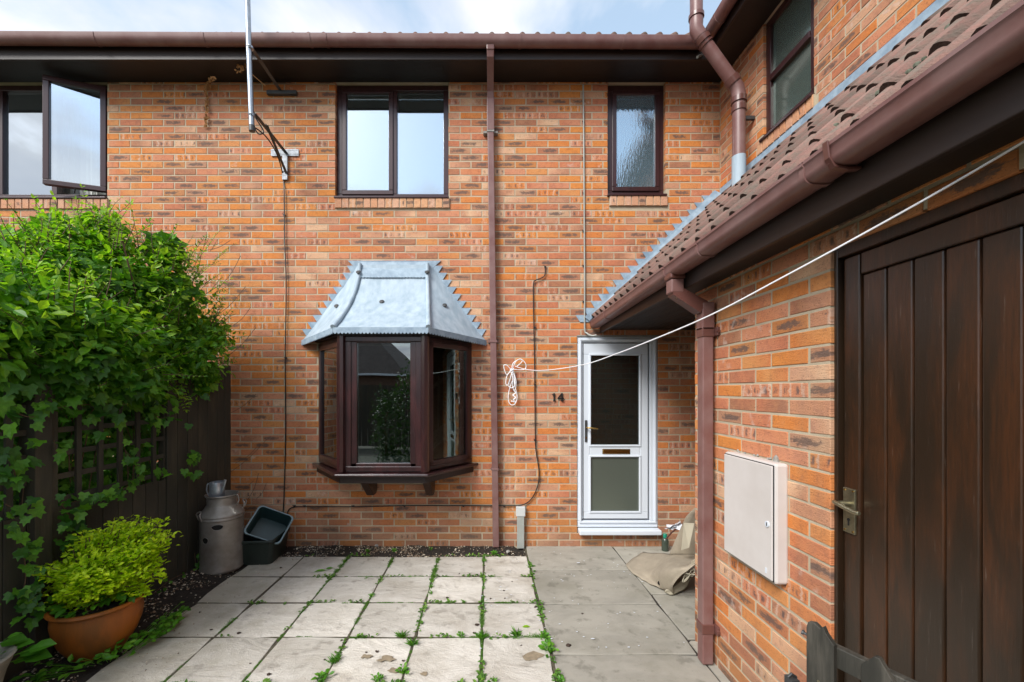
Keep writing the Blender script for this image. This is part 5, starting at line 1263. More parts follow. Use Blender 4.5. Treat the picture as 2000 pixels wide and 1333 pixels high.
# creeping plant in front of the bowl
def leafset(name, label, cat, base, leaves, mat, group=None):
    e = empty(name, base, label, cat, group); ms = MB(); leaf_ovate(ms, Vector((0, 0, 0)), Vector((0, 1, 0)), Vector((0, 0, 1)), 1.0, .72); me = ms.mesh('leaf', mat)
    st_ = MB()
    for (p, d, n, s) in leaves:
        d = Vector(d).normalized(); n = Vector(n); n = n - d * n.dot(d); n.normalize(); r = d.cross(n); inst('leaf', me, e, p, Matrix((r, d, n)).transposed().to_euler(), (s, s, s), random.random())
        st_.tube([p, p.lerp(Vector(base), .35) - Vector((0, 0, .012))], .0015, 4, caps=False)
    st_.build('stalks', mat, e, kind='stuff'); return e
lv = []
cr_pts = bez([Vector((-2.62, 2.30, .02)), Vector((-2.48, 2.36, .03)), Vector((-2.34, 2.44, .04)), Vector((-2.24, 2.60, .05)), Vector((-2.20, 2.80, .04)), Vector((-2.24, 3.0, .03))], 6)
for p in cr_pts:
    k = 3 if p.y < 2.45 else 6
    for _ in range(k):
        lv.append((p + Vector((random.gauss(0, .035), random.gauss(0, .05), random.uniform(0, .06))), Vector((random.gauss(0, 1), random.gauss(-.3, 1), random.gauss(0, .2))), Vector((random.gauss(0, .2), -.35, 1)), random.uniform(.03, .060)))
leafset('creeping_plant', 'creeping green plant with paired leaflets at the front foot of the bowl planter', 'plant', (-2.3, 2.5, .02), lv, M['weed'])
# old pot and broad-leaved plant at the lower left corner
pc2 = Vector((-2.60, 2.02, .05)); op = empty('stone_pot', pc2, 'weathered grey stone pot at the lower left corner of the yard', 'plant pot')
m = MB(); m.lathe([(.001, 0), (.11, 0), (.15, .18), (.178, .25), (.186, .262), (.176, .268), (.158, .262), (.13, .235), (.001, .235)], pc2, 36); m.build('pot_body', M['greypot'], op, smooth=True)
lv = []
for k in range(26):
    a = random.uniform(0, 6.28); b = random.uniform(.02, .16); lv.append((pc2 + Vector((math.cos(a) * b, math.sin(a) * b, .25 + random.uniform(0, .1))), Vector((math.cos(a), math.sin(a), random.gauss(.2, .3))), Vector((0, -.2, 1)), random.uniform(.05, .10)))
for k, (px_, py_) in enumerate(((8, 1275), (22, 1262), (38, 1258), (52, 1268), (60, 1278), (40, 1285), (15, 1250), (70, 1262))):
    lv.append((at(px_ - 15, py_ + 8, 2.16), Vector((.9, .2, random.uniform(-.05, .3))), Vector((0, -.3, 1)), random.uniform(.09, .13)))
leafset('broad_leaved_plant', 'broad-leaved green plant growing in the grey stone pot', 'plant', pc2 + Vector((0, 0, .24)), lv, M['weed'])

# ------------------------------------------------------------------ milk churn, can, boxes
cc = Vector((-2.505, 3.86, 0)); ch = empty('milk_churn', cc, 'old dull metal milk churn with rusted holes standing in the corner by the fence', 'milk churn')
prof = [(.172, .0), (.176, .004), (.180, .02), (.176, .03), (.176, .12), (.178, .475), (.183, .480), (.184, .492), (.178, .500), (.178, .506), (.183, .511), (.182, .520), (.176, .528), (.152, .562), (.134, .588), (.125, .600), (.121, .608), (.122, .672), (.134, .684), (.141, .690), (.139, .699), (.131, .697), (.118, .675), (.112, .64), (.001, .55)]
m = MB(); m.lathe(prof, cc, 48); m.build('body', M['alum'], ch, smooth=True)
def churn_handle(a, z, s=1):
    c = cc + Vector((math.cos(a) * .176, math.sin(a) * .176, z)); t = Vector((-math.sin(a), math.cos(a), 0)); o_ = Vector((math.cos(a), math.sin(a), 0))
    m = MB(); m.tube(bez([c - t * .045, c - t * .045 + o_ * .015 + Vector((0, 0, .05)), c - t * .02 + Vector((0, 0, .075)), c + t * .02 + Vector((0, 0, .075)), c + t * .045 + o_ * .015 + Vector((0, 0, .05)), c + t * .045], 5), .0065, 7); m.build('handle', M['alum'], ch, smooth=True)
churn_handle(R(230), .485); churn_handle(R(20), .55)
m = MB(); m.tube(bez([cc + Vector((.125, -.02, .685)), cc + Vector((.16, -.03, .695)), cc + Vector((.175, -.03, .65)), cc + Vector((.160, -.03, .605)), cc + Vector((.145, -.03, .60))], 5), .006, 7); m.build('handle', M['alum'], ch, smooth=True)
def churn_hole(px_, py_, wpx, hpx):
    X = (px_ - CX) / F; d = Vector((X, 1, 0)); 
    # intersect view ray with the churn wall
    a = d.dot(d); b = -2 * d.dot(Vector((cc.x, cc.y, 0))); c = cc.x ** 2 + cc.y ** 2 - .1785 ** 2; t = (-b - math.sqrt(b * b - 4 * a * c)) / (2 * a)
    p = d * t; p.z = H + (CY - py_) * t / F; n = Vector((p.x - cc.x, p.y - cc.y, 0)).normalized(); tn = Vector((-n.y, n.x, 0)); w_ = wpx * t / F / 2; h_ = hpx * t / F / 2
    m = MB(); m.face([p + n * .001 + tn * w_ * math.cos(q) * (1 + .12 * math.sin(3 * q)) + Vector((0, 0, h_ * math.sin(q))) for q in [i * math.pi / 7 for i in range(14)]]); m.build('rust_hole', M['black'], ch)
    m = MB(); ring = [p + n * .001 + tn * w_ * 1.1 * math.cos(q) * (1 + .12 * math.sin(3 * q)) + Vector((0, 0, h_ * 1.15 * math.sin(q))) for q in [i * math.pi / 7 for i in range(15)]]; m.tube(ring, .0022, 5, caps=False); m.build('hole_edge', M['alum'], ch)
churn_hole(424.5, 1031, 19, 10); churn_hole(401, 1057, 12, 11)
wc = cc + Vector((-.028, -.03, .650)); wcan = empty('watering_can', wc, 'small pale blue-grey metal watering can sitting in the top of the milk churn', 'watering can')
m = MB(); m.lathe([(.001, 0), (.062, 0), (.064, .004), (.062, .155), (.060, .165), (.056, .165), (.056, .02), (.001, .02)], wc, 28); m.build('body', M['alum_lt'], wcan, smooth=True)
m = MB(); m.tube(bez([wc + Vector((.055, -.02, .06)), wc + Vector((.082, -.03, .13)), wc + Vector((.100, -.035, .19))], 4), [.016, .014, .013, .012, .012, .011, .011, .011, .012], 10); m.build('spout', M['alum_lt'], wcan, smooth=True)
m = MB(); m.tube(bez([wc + Vector((-.06, -.01, .03)), wc + Vector((-.085, -.015, .08)), wc + Vector((-.08, -.015, .14)), wc + Vector((-.055, -.01, .155)), wc + Vector((0, -.055, .168))], 5), .006, 8); m.build('handle', M['alum_lt'], wcan, smooth=True)
def tub(name, label, cen, rot, w_, l_, h_, body, rim, taper=.86):
    e = bpy.data.objects.new(name, None); COL.objects.link(e); e.empty_display_size = .1; attach(e, None, cen); tag(e, label, 'box', 'recycling boxes by the milk churn')
    e.rotation_euler = rot
    def rr(w_, l_, z, r=.04, n=4):
        out = []
        for cx_, cy_, a0 in ((1, 1, 0), (-1, 1, 90), (-1, -1, 180), (1, -1, 270)):
            for k in range(n + 1):
                a = R(a0 + 90 * k / n); out.append(Vector((cx_ * (w_ / 2 - r) + r * math.cos(a), cy_ * (l_ / 2 - r) + r * math.sin(a), z)))
        return out
    rings = [rr(w_ * taper, l_ * taper, 0), rr(w_, l_, h_), rr(w_ * .97, l_ * .97, h_), rr(w_ * taper * .97, l_ * taper * .97, .01)]; n = len(rings[0])
    m = MB(); m.raw([p for r in rings for p in r], [(i * n + k, i * n + (k + 1) % n, (i + 1) * n + (k + 1) % n, (i + 1) * n + k) for i in range(3) for k in range(n)] + [tuple(range(n))[::-1], tuple(range(3 * n, 4 * n))])
    o = bpy.data.objects.new('tub', m.mesh('tub', body, smooth=True)); COL.objects.link(o); o.parent = e
    try: o.data.set_sharp_from_angle(angle=R(40))
    except Exception: pass
    R2 = [rr(w_, l_, h_ - .03), rr(w_ * 1.05, l_ * 1.035, h_ - .026), rr(w_ * 1.06, l_ * 1.04, h_ + .002), rr(w_ * 1.02, l_ * 1.015, h_ + .006), rr(w_ * .965, l_ * .97, h_ + .001)]
    m = MB(); m.raw([p for r in R2 for p in r], [(i * n + k, i * n + (k + 1) % n, (i + 1) * n + (k + 1) % n, (i + 1) * n + k) for i in range(4) for k in range(n)])
    o = bpy.data.objects.new('rim', m.mesh('rim', rim, smooth=True)); COL.objects.link(o); o.parent = e
    R3 = [rr(w_ * .93, l_ * .955, h_ - .045), rr(w_ * .945, l_ * .965, h_ - .040), rr(w_ * .972, l_ * .975, h_ - .03)]
    m = MB(); m.raw([p for r in R3 for p in r], [(i * n + k, i * n + (k + 1) % n, (i + 1) * n + (k + 1) % n, (i + 1) * n + k) for i in range(2) for k in range(n)])
    o = bpy.data.objects.new('inner_ledge', m.mesh('inner_ledge', rim, smooth=True)); COL.objects.link(o); o.parent = e
tub('storage_box', 'dark green plastic box on the gravel, underneath the tilted teal one', Vector((-2.25, 4.10, .0)), (0, 0, R(4)), .36, .42, .235, M['boxgrey'], M['boxgrey'])
bpos = at(503, 1032, 4.02)
tub('storage_box', 'teal plastic box tipped on its side edge, resting on the dark green box', bpos + Vector((.015, .16, -.10)), (R(46), R(24), R(12)), .34, .30, .20, M['teal'], M['teal_rim'])

# ------------------------------------------------------------------ gravel, bark
pb, pl = MB(), MB()
def pebble(m, p, s):
    ax = Vector((random.gauss(0, 1), random.gauss(0, 1), random.gauss(0, .3))).normalized(); sx, sy, sz = s, s * random.uniform(.5, .9), s * random.uniform(.3, .55); a = random.uniform(0, 6.28)
    V = []
    for r_, z in ((.6, -.8), (1.0, 0), (.55, .85)):
        for k in range(5):
            q = a + 2 * math.pi * k / 5; j = random.uniform(.8, 1.15); x, y = math.cos(q) * r_ * sx * j, math.sin(q) * r_ * sy * j; V.append((p.x + x * math.cos(a) - y * math.sin(a), p.y + x * math.sin(a) + y * math.cos(a), p.z + z * sz))
    m.raw(V, [(i * 5 + k, i * 5 + (k + 1) % 5, (i + 1) * 5 + (k + 1) % 5, (i + 1) * 5 + k) for i in range(2) for k in range(5)] + [(10, 11, 12, 13, 14)], random.random() * 7)
for _ in range(5200):
    if random.random() < .62: x, y = random.uniform(-2.35, .39), random.uniform(4.10, 4.375)
    else: x, y = random.uniform(-2.72, -2.22), random.uniform(2.2, 4.2)
    if y < 4.1 and x > -2.27 + .05 * noise.noise(Vector((x * 6, y * 6, 0))): continue
    if noise.noise(Vector((x * 3.2, y * 5, 2))) + .5 * noise.noise(Vector((x * 11, y * 11, 5))) < -.08 and random.random() < .88: continue
    p = Vector((x, y, soil_z(x, y) + .004)); s = random.uniform(.003, .010) * (1.7 if random.random() < .07 else 1)
    pebble(pl if random.random() < (.42 if noise.noise(Vector((x * 1.5, 0, 7))) > -.1 else .2) else pb, p, s)
for _ in range(260):   # strays on the slabs near the edges
    x = random.choice([random.uniform(-2.3, -1.9), random.uniform(-2.0, .3)]); y = random.uniform(2.3, 4.1) if x < -1.95 else random.uniform(4.02, 4.12)
    pebble(random.choice([pb, pl]), Vector((x, y, .003)), random.uniform(.002, .006))
tag(pb.build('bark_chips', M['pebble']), 'brown bark chips and grit scattered over the soil along fence and wall', 'bark chips', kind='stuff')
tag(pl.build('gravel', M['pebble_lt']), 'pale gravel scattered along the foot of the house wall and fence', 'gravel', kind='stuff')
for (px_, py_, s, lab) in ((992, 1080, .035, 'grey stone lying in the gravel right of the downpipe foot'), (736, 1068, .03, 'flat grey stone against the wall below the bay')):
    Y = H * F / (py_ - CY); m = MB(); pebble(m, Vector(((px_ - CX) * Y / F, Y, .012)), s); tag(m.build('stone', M['concrete'], bevel=.004), lab, 'stone')

# ------------------------------------------------------------------ weeds, moss in the joints
mo = MB()
def tuft(m, x, y, n, r, h, z=0.0):
    for _ in range(n):
        a = random.uniform(0, 6.28); p = Vector((x + random.gauss(0, r), y + random.gauss(0, r), z - .003)); d = Vector((math.cos(a) * .6, math.sin(a) * .6, random.uniform(.2, 1))).normalized() * random.uniform(.4, 1) * h; s_ = Vector((-math.sin(a), math.cos(a), 0)) * h * .16
        m.face([p - s_, p + s_, p + d])
def moss_line(x0, y0, x1, y1, dens):
    ln = math.hypot(x1 - x0, y1 - y0); n = int(ln * dens)
    for i in range(n):
        t = random.random(); x, y = x0 + (x1 - x0) * t, y0 + (y1 - y0) * t
        f = noise.noise(Vector((x * 3.1, y * 3.1, 4)))
        if f < -.10: continue
        if noise.noise(Vector((x * 17, y * 17, 9))) < -.05: continue
        sg_ = .0022 + max(0, f) * .020; tuft(mo, x + random.gauss(0, sg_), y + random.gauss(0, sg_), 3, .004, random.uniform(.006, .012) * (1 + 1.3 * f), 0)
for r in range(0, 5):
    y = 4.124 - CW * r
    if r: moss_line(-1.35 if r < 4 else -2.0, y, .38, y, 3000 if r >= 3 else 2400)
for c in range(0, 4): 
    x = -.041 - CW * c; moss_line(x, 4.1, x, 2.3, 2000)
moss_line(.40, 4.1, .40, 2.3, 700); moss_line(-1.851, 3.0, -1.851, 2.3, 700); moss_line(-.041, 3.67, -.041, 2.77, 1500); moss_line(-.9485, 3.67, -.9485, 3.2, 2600)
for _ in range(2600):
    if random.random() < .5: x, y = random.uniform(-1.9, .38), 4.124 - CW * random.randint(0, 4)
    else: x, y = random.choice([.40, -.041, -.4935, -.946, -1.3985]), random.uniform(2.3, 4.12)
    f = noise.noise(Vector((x * 4.3, y * 4.3, 21)))
    if f < .10: continue
    leaf_ovate(mo, Vector((x + random.gauss(0, .006 + .02 * (f - .1)), y + random.gauss(0, .008), random.uniform(0, .012))), Vector((random.gauss(0, 1), random.gauss(0, 1), random.uniform(0, .7))), Vector((0, -.2, 1)), random.uniform(.012, .026) * (1 + f), .6)
tag(mo.build('joint_moss', M['moss']), 'moss and fine grass growing in the joints between the paving slabs', 'moss', kind='stuff')
WEEDS = [(1070, 1272, .085, 16, 'largest leafy weed at the joint between slabs and concrete path'), (1062, 1245, .06, 12, 'leafy weed with a yellow bud just behind the largest one'), (628, 1327, .075, 14, 'leafy weed at the bottom edge beside the fourth slab joint'), (788, 1314, .06, 12, 'weed rosette near the bottom edge on the middle slab joint'), (737, 1331, .06, 10, 'low weed cut by the bottom edge between two rosettes'),
         (965, 1082, .055, 18, 'bushy small weed at the foot of the downpipe'), (945, 1150, .032, 8, 'small weed on the slab joint nearest the downpipe line'), (842, 1148, .040, 8, 'round-leaved weed on the second joint from the right'), (841, 1160, .035, 7, 'round-leaved weed touching the one behind it'), (851, 1113, .030, 6, 'tiny weed at the top of the second joint from the right'), (759, 1108, .028, 5, 'single-leafed weed in the third joint from the right'), (671, 1100, .040, 7, 'small weed where the fourth joint meets the gravel'),
         (770, 1078, .060, 12, 'weed tuft in the gravel under the bay'), (718, 1078, .050, 10, 'weed tuft in the gravel under the left of the bay'), (841, 1074, .045, 9, 'weed tuft in the gravel right of the bay'), (900, 1243, .045, 10, 'grassy weed on the third cross joint'), (1054, 1192, .030, 7, 'dark small weed beside the concrete path edge'), (1040, 1146, .028, 7, 'sparse weed at the path edge near the wall'), (948, 1097, .035, 8, 'small weed at the front of the joint below the downpipe'), (1010, 1247, .03, 6, 'tiny weed on the third cross joint in the right slab column'), (556, 1180, .025, 5, 'tiny weed sprig on the second cross joint at left'), (700, 1244, .03, 6, 'low weed on the third cross joint left of the rosettes'), (715, 1130, .026, 6, 'low weed on the first cross joint, third slab from the path'), (800, 1128, .028, 6, 'low weed on the first cross joint, second slab from the downpipe'), (725, 1165, .04, 10, 'green weed strip plant on the third joint from the right'), (905, 1177, .035, 8, 'reddish-green weed on the second cross joint by the downpipe joint'), (963, 1332, .05, 8, 'weed just at the bottom edge below the narrow slab'), (1095, 1332, .05, 9, 'weed at the bottom edge on the concrete path joint')]
for (px_, py_, s, n, lab) in WEEDS:
    Y = H * F / (py_ - CY); base = Vector(((px_ - CX) * Y / F, Y, .0)); lv = []
    for k in range(int(n * 2.4)):
        a = 2.4 * k + random.uniform(-.4, .4); rr = s * random.uniform(0, .75) * random.uniform(.5, 1); lv.append((base + Vector((math.cos(a) * rr * .8, math.sin(a) * rr * 1.25, random.uniform(.002, s * .35))), Vector((math.cos(a), math.sin(a), random.uniform(-.1, .9))), Vector((random.gauss(0, .3), random.gauss(-.2, .3), 1)), s * random.uniform(.18, .46)))
    leafset('weed', lab, 'weed', base, lv, M['weed'], 'weeds growing in the paving joints')
GT = [(805, 1259, 'spiky grass tuft on the joint just below the third cross joint'), (655, 1293, 'yellowish grass tuft with long blades on the fourth joint'), (785, 1244, 'grass tuft on the third cross joint left of centre'), (942, 1246, 'grass tuft at the crossing of the two right-hand joints'), (1008, 1240, 'grass tuft on the third cross joint of the right slab column')]
for (px_, py_, lab) in GT:
    Y = H * F / (py_ - CY); m = MB(); x = (px_ - CX) * Y / F
    for _ in range(60):
        a = random.uniform(0, 6.28); p = Vector((x + random.gauss(0, .010), Y + random.gauss(0, .010), 0)); d = Vector((math.cos(a), math.sin(a), random.uniform(.2, .9))) * random.uniform(.02, .055); s_ = Vector((-math.sin(a), math.cos(a), 0)) * .0025
        m.face([p - s_, p + s_, p + d * .6 + s_ * .6 + Vector((0, 0, .006)), p + d, p + d * .6 - s_ * .6 + Vector((0, 0, .006))])
    tag(m.build('grass_tuft', M['weed']), lab, 'grass tuft', 'grass tufts in the paving joints')
# fallen leaves and clods
m = MB(); Y = H * F / (1115 - CY); b_ = Vector(((637 - CX) * Y / F, Y, .004)); leaf_ovate(m, b_, Vector((-1, -.3, .05)), Vector((0, 0, 1)), .11, .38); leaf_ovate(m, b_ + Vector((-.01, .01, .004)), Vector((1, .6, .1)), Vector((0, -.2, 1)), .07, .45)
tag(m.build('fallen_leaf', M['weed']), 'fallen green leaf lying on the back row of slabs', 'leaf')
m = MB(); Y = H * F / (1226 - CY); b_ = Vector(((1020 - CX) * Y / F, Y, .004)); leaf_ovate(m, b_, Vector((1, .1, .05)), Vector((0, 0, 1)), .06, .5)
tag(m.build('fallen_leaf', M['young']), 'pale green fallen leaf on the right-hand slab column', 'leaf')
ORD = ['first', 'second', 'third', 'fourth', 'fifth', 'sixth']; CN = {}
CL = [(548, 1110, .012), (667, 1253, .011), (735, 1274, .014), (787, 1292, .011), (715, 1275, .008), (634, 1290, .010), (1110, 1263, .020), (1137, 1200, .013), (1046, 1187, .015), (1018, 1262, .009), (984, 1155, .012), (1000, 1137, .009), (986, 1170, .012), (946, 1106, .010), (931, 1222, .018), (926, 1238, .014), (873, 1169, .014), (897, 1121, .007), (958, 1171, .014), (525, 1319, .014), (466, 1238, .014), (412, 1231, .010), (390, 1197, .010), (488, 1297, .008)]
for (px_, py_, s) in CL:
    Y = H * F / (py_ - CY); m = MB(); pebble(m, Vector(((px_ - CX) * Y / F, Y, s * .35)), s); pebble(m, Vector(((px_ - CX) * Y / F + s * .7, Y + s * .4, s * .25)), s * .5)
    wx, wy = (px_ - CX) * Y / F, Y
    row = ORD[min(5, max(0, int((4.124 - wy) // CW)))]; colm = ORD[max(0, int((.395 - wx) // CW))] if wx < .40 else None
    wh = 'on the concrete path flags near the door' if colm is None else '%s slab row from the wall, %s column from the path' % (row, colm)
    if colm is None and wy < 3.0: wh = 'on the concrete path beside the big weed'
    key = wh; CN[key] = CN.get(key, 0) + 1; sz = 'large' if s > .013 else 'small' if s < .010 else 'middling'
    tag(m.build('soil_clod', M['clod'], base=True), '%s%s soil clod, %s' % ('' if CN[key] == 1 else 'other ', sz, wh), 'soil clod', 'loose soil clods on the paving')
fl = MB()
for _ in range(110):
    x, y = random.uniform(.42, 1.34), random.uniform(2.6, 4.3)
    if random.random() < .3: x = random.uniform(-.05, .4)
    s = random.uniform(.002, .007) * (2.2 if random.random() < .05 else 1); a = random.uniform(0, 3)
    fl.face([(x + s * math.cos(a + q) * random.uniform(.7, 1.3) * 1.4, y + s * math.sin(a + q) * random.uniform(.6, 1), .0125) for q in (0, 1.2, 2.3, 3.4, 4.6)])
tag(fl.build('paint_flecks', M['white']), 'white paint flecks spattered over the concrete path by the door', 'paint flecks', kind='stuff')
# thin sandy stains on slabs
for (px_, py_, w_, lab) in ((1036, 1285, .075, 'largest sandy stain on the right-hand slabs'), (717, 1284, .04, 'left of the two small sandy stains on the middle slab'), (754, 1290, .05, 'right of the two small sandy stains on the middle slab'), (768, 1312, .035, 'sandy stain beside the weed rosette'), (828, 1318, .025, 'smallest sandy stain on the slab right of the rosette')):
    Y = H * F / (py_ - CY); x = (px_ - CX) * Y / F; m = MB(); n = 18
    m.face([(x + w_ * math.cos(2 * math.pi * k / n) * (1 + .9 * noise.noise(Vector((px_ * .37, math.cos(2 * math.pi * k / n) * 1.4, math.sin(2 * math.pi * k / n) * 1.4)))), Y + w_ * .55 * math.sin(2 * math.pi * k / n) * (1 + 1.2 * noise.noise(Vector((px_ * .71, math.cos(2 * math.pi * k / n) * 1.6, math.sin(2 * math.pi * k / n) * 1.6)))), .0065) for k in range(n)])
    tag(m.build('sand_patch', plain('sandy_residue', (.30, .24, .16), .9, var=.3, vscale=40)), lab, 'stain', 'sandy patches on the slabs')

# ------------------------------------------------------------------ carpet heap in the porch
cp = empty('carpet_offcut', (1.55, 3.2, 0), 'crumpled beige carpet offcut slumped in the porch behind the garage corner', 'carpet')
def cpt(px_, py_, z=None, Y=None):
    if Y is None: Y = (H - z) * F / (py_ - CY)
    return at(px_, py_, Y)
def sheet(grid, name, mat, parent, n=5, th=.005, amp=.0):
    "grid of points, subdivided by Catmull-Rom both ways"
    rows = [bez(r, n) for r in grid]; cols = [bez([r[i] for r in rows], n) for i in range(len(rows[0]))]
    nr, nc = len(cols[0]), len(cols); m = MB(); m.raw([cols[c][r] + Vector((0, 0, amp * noise.noise(cols[c][r] * 14))) for r in range(nr) for c in range(nc)], [(r * nc + c, r * nc + c + 1, (r + 1) * nc + c + 1, (r + 1) * nc + c) for r in range(nr - 1) for c in range(nc - 1)])
    o = m.build(name, mat, parent, smooth=True); s_ = o.modifiers.new('s', 'SOLIDIFY'); s_.thickness = th; return o
sheet([[cpt(1257, 1080, .03), cpt(1290, 1082, .10), cpt(1325, 1083, Y=3.75), cpt(1375, 1080, Y=3.7)],
       [cpt(1240, 1090, .03), cpt(1285, 1096, .10), cpt(1322, 1100, Y=3.40), cpt(1378, 1102, Y=3.38)],
       [cpt(1223, 1104, .02), cpt(1266, 1118, .05), cpt(1310, 1115, Y=3.25), cpt(1360, 1104, Y=3.12)],
       [cpt(1232, 1116, .02), cpt(1272, 1135, .03), cpt(1298, 1146, .06), cpt(1318, 1138, Y=3.22)],
       [cpt(1240, 1124, .012), cpt(1276, 1144, .015), cpt(1300, 1153, .015), cpt(1316, 1160, .02)]], 'pile', M['carpet'], cp, th=.006, amp=.012)
sheet([[cpt(1366, 985, Y=3.45), cpt(1420, 975, Y=3.4)], [cpt(1340, 1010, Y=3.55), cpt(1410, 1010, Y=3.5)], [cpt(1322, 1048, Y=3.68), cpt(1400, 1050, Y=3.5)], [cpt(1306, 1086, Y=3.78), cpt(1400, 1090, Y=3.55)]], 'upright_flap', M['carpet'], cp, th=.006, amp=.01)
sheet([[cpt(1297, 1158, .02), cpt(1312, 1162, .015), cpt(1335, 1154, .03)], [cpt(1304, 1152, .06), cpt(1318, 1150, .06), cpt(1345, 1140, .08)], [cpt(1316, 1144, .07), cpt(1334, 1132, .12), cpt(1352, 1120, .14)]], 'frayed_edge', M['carpet2'], cp, th=.008, amp=.015)
m = MB()
for k in range(16):
    a = cpt(1334 + random.uniform(-6, 8), 1128 + random.uniform(-10, 10), Y=3.2); b = cpt(1352 + random.uniform(-6, 10), 1100 + random.uniform(-8, 34), Y=3.14); m.tube(bez([a, a.lerp(b, .5) + Vector((random.gauss(0, .012), 0, random.gauss(0, .015))), b], 4), .003, 5)
m.build('loose_threads', M['carpet2'], cp, kind='stuff')
m = MB(); c = cpt(1289, 1139, .060); m.face([c + Vector((.026 * math.cos(q), .0, .020 * math.sin(q))) + Vector((0, -.012, .006)) for q in [i * math.pi / 8 for i in range(16)]]); m.build('hole', M['black'], cp)
m = MB(); m.prism([cpt(1336, 1022, Y=3.45), cpt(1356, 1023, Y=3.35), cpt(1346, 1070, Y=3.38), cpt(1331, 1075, Y=3.5)], (0, .006, 0)); tag(m.build('card_piece', M['carpet2']), 'pale stiff card piece leaning against the upright carpet flap', 'card')
m = MB(); m.tube([cpt(1302, 1052, Y=3.95), cpt(1312, 1040, Y=3.9), cpt(1385, 985, Y=3.6)], .008, 6); tag(m.build('wooden_stick', M['gutter2'], smooth=True), 'thin red-brown stick leaning behind the carpet in the porch', 'stick')
bc = cpt(1299, 1076, .0); bo = empty('bottle', bc, 'small dark bottle with a green cap behind the carpet', 'bottle')
m = MB(); m.lathe([(.001, 0), (.033, 0), (.035, .01), (.035, .10), (.028, .125), (.016, .135), (.015, .145), (.001, .145)], bc, 20); m.build('body', M['bottle'], bo, smooth=True)
m = MB(); m.lathe([(.019, .135), (.020, .140), (.020, .172), (.017, .177), (.001, .177)], bc + Vector((0, 0, 0)), 16); m.build('cap', M['green_cap'], bo, smooth=True)
m = MB(); V = []
for r in range(7):
    for c in range(7):
        p = cpt(1302 + 30 * c / 6, 1030 + 14 * (r / 6) * (.2 + c / 6), Y=3.78); V.append(p + Vector((random.gauss(0, .005), random.gauss(0, .02), random.gauss(0, .005))) + Vector((0, 0, .06 * (c / 6))))
m.raw(V, [(r * 7 + c, r * 7 + c + 1, r * 7 + c + 8, r * 7 + c + 7) for r in range(6) for c in range(6)]); tag(m.build('polythene_scrap', M['plastic_bag']), 'crumpled clear polythene scrap tucked behind the carpet flap', 'plastic sheet')

# ------------------------------------------------------------------ picket gate at the lower right
pg = empty('picket_gate', (1.12, 1.2, 0), 'weathered dark picket gate with pointed pales at the lower right', 'gate')
pd = Vector((.42, -.91, 0)).normalized(); PG = Frame((1.035, 1.332, 0), pd, Vector((-pd.y, pd.x, 0)))
for k in range(7):
    u = k * .143; wd = .076; top = .905 if k == 0 else .905 + random.uniform(-.01, .01)
    m = MB()
    if k == 0: poly = [(u, 0), (u + wd, 0), (u + wd, top - .030), (u + wd * .72, top - .004), (u + wd * .62, top + .014), (u + wd * .5, top + .004), (u + wd * .3, top + .014), (u + wd * .06, top + .008), (u, top - .01)]
    else: poly = [(u, 0), (u + wd, 0), (u + wd, top - .055), (u + wd * .55, top), (u + wd * .40, top), (u, top - .04)]
    m.prism([PG(a, 0, z) for a, z in poly], PG.d * .018); o = m.build('picket', M['picket'], pg, bevel=.002); o['rnd'] = random.random() * 5
for z in (.80, .22):
    m = MB(); m.box(-.01, 1.0, .019, .045, z, z + .065, PG); m.build('rail', M['picket'], pg, bevel=.003)
m = MB(); a = at(1566, 1234, 1.36); b = at(1584, 1244, 1.34); m.tube([a, b], .0045, 8); m.tube([a, a + (b - a).normalized() * .006], .008, 8); m.build('bolt', M['galv_dk'], pg, smooth=True)
for (u, z) in ((.035, .74), (.045, .72)):
    m = MB(); m.tube([PG(u, -.002, z), PG(u, .003, z)], .004, 8); m.build('screw', M['aged_brass'], pg)
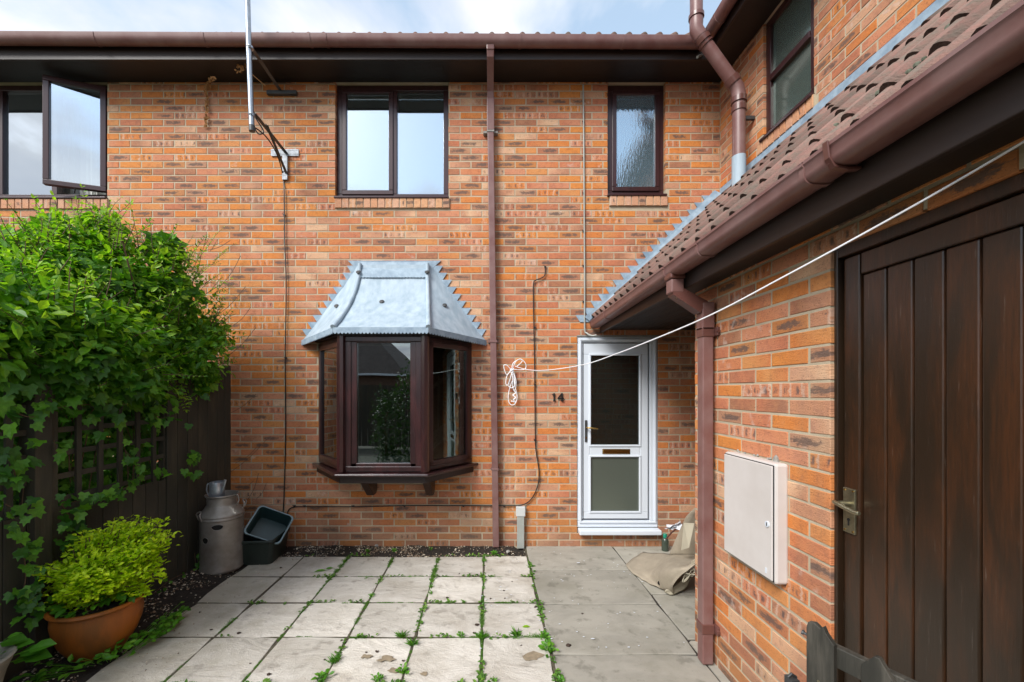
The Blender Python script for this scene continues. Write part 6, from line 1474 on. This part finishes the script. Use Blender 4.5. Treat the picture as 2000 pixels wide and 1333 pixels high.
m = MB(); m.box(1.20, 1.235, 1.62, 1.66, 0, .515); m.tube([(1.2, 1.64, .515), (1.215, 1.64, .53), (1.235, 1.64, .515)], .006, 6); tag(m.build('latch_post', M['galv_dk'], bevel=.003), 'short dark latch post by the garage wall at the bottom edge', 'post')

# ------------------------------------------------------------------ behind the camera: seen only in the window reflections
oh = empty('opposite_house', (-7, -15, 0), 'low house with a dark hipped roof, seen mirrored in the bay window', 'house')
m = MB(); m.box(-15, -4.2, -20, -12, 0, 2.5); m.build('wall', M['opp_wall'], oh)
m = MB(); m.raw([(-15.3, -11.7, 2.5), (-3.9, -11.7, 2.5), (-3.9, -20.3, 2.5), (-15.3, -20.3, 2.5), (-11.5, -16, 6.2), (-7.6, -16, 6.2)], [(0, 4, 5, 1), (1, 5, 2), (2, 5, 4, 3), (3, 4, 0)]); m.build('roof', M['opp_roof'], oh)
m = MB(); m.box(-15.3, -3.9, -11.75, -11.66, 2.42, 2.52); m.build('gutter', M['white'], oh)
bf = empty('back_fence', (0, -4.5, 0), 'dark boarded fence closing the yard opposite the house, seen mirrored in the panes', 'fence')
for i in range(44):
    x = -5 + i * .20; m = MB(); m.box(x, x + .19, -4.52, -4.50, 0, 1.85); o = m.build('fence_board', M['fence'], bf)
M['far_leaf'] = leaf_material('far_shrub_leaf', (.015, .045, .008), (.03, .085, .012), (.05, .12, .015))
bs = empty('garden_shrub', (-2.6, -1.9, 0), 'green garden shrub opposite the bay, seen mirrored in its front pane', 'shrub')
m = MB()
for _ in range(2600):
    v = Vector((random.gauss(0, 1), random.gauss(0, 1), random.gauss(0, 1))).normalized(); p = Vector((-2.15, -2.1, .85)) + Vector((v.x * .60, v.y * .5, v.z * 1.15 * (1 + .3 * math.sin(v.x * 5)))) * random.uniform(.6, 1.1) * (1 + .2 * noise.noise(v * 2)); d, n = leaf_dir(v); leaf_ovate(m, p, d, n, random.uniform(.06, .1), .55)
m.build('leaves', M['far_leaf'], bs, kind='stuff')
m = MB(); m.tube([(-2.45, -2.1, 0), (-2.45, -2.1, 1.2)], .03, 8); m.build('trunk', M['twig'], bs)
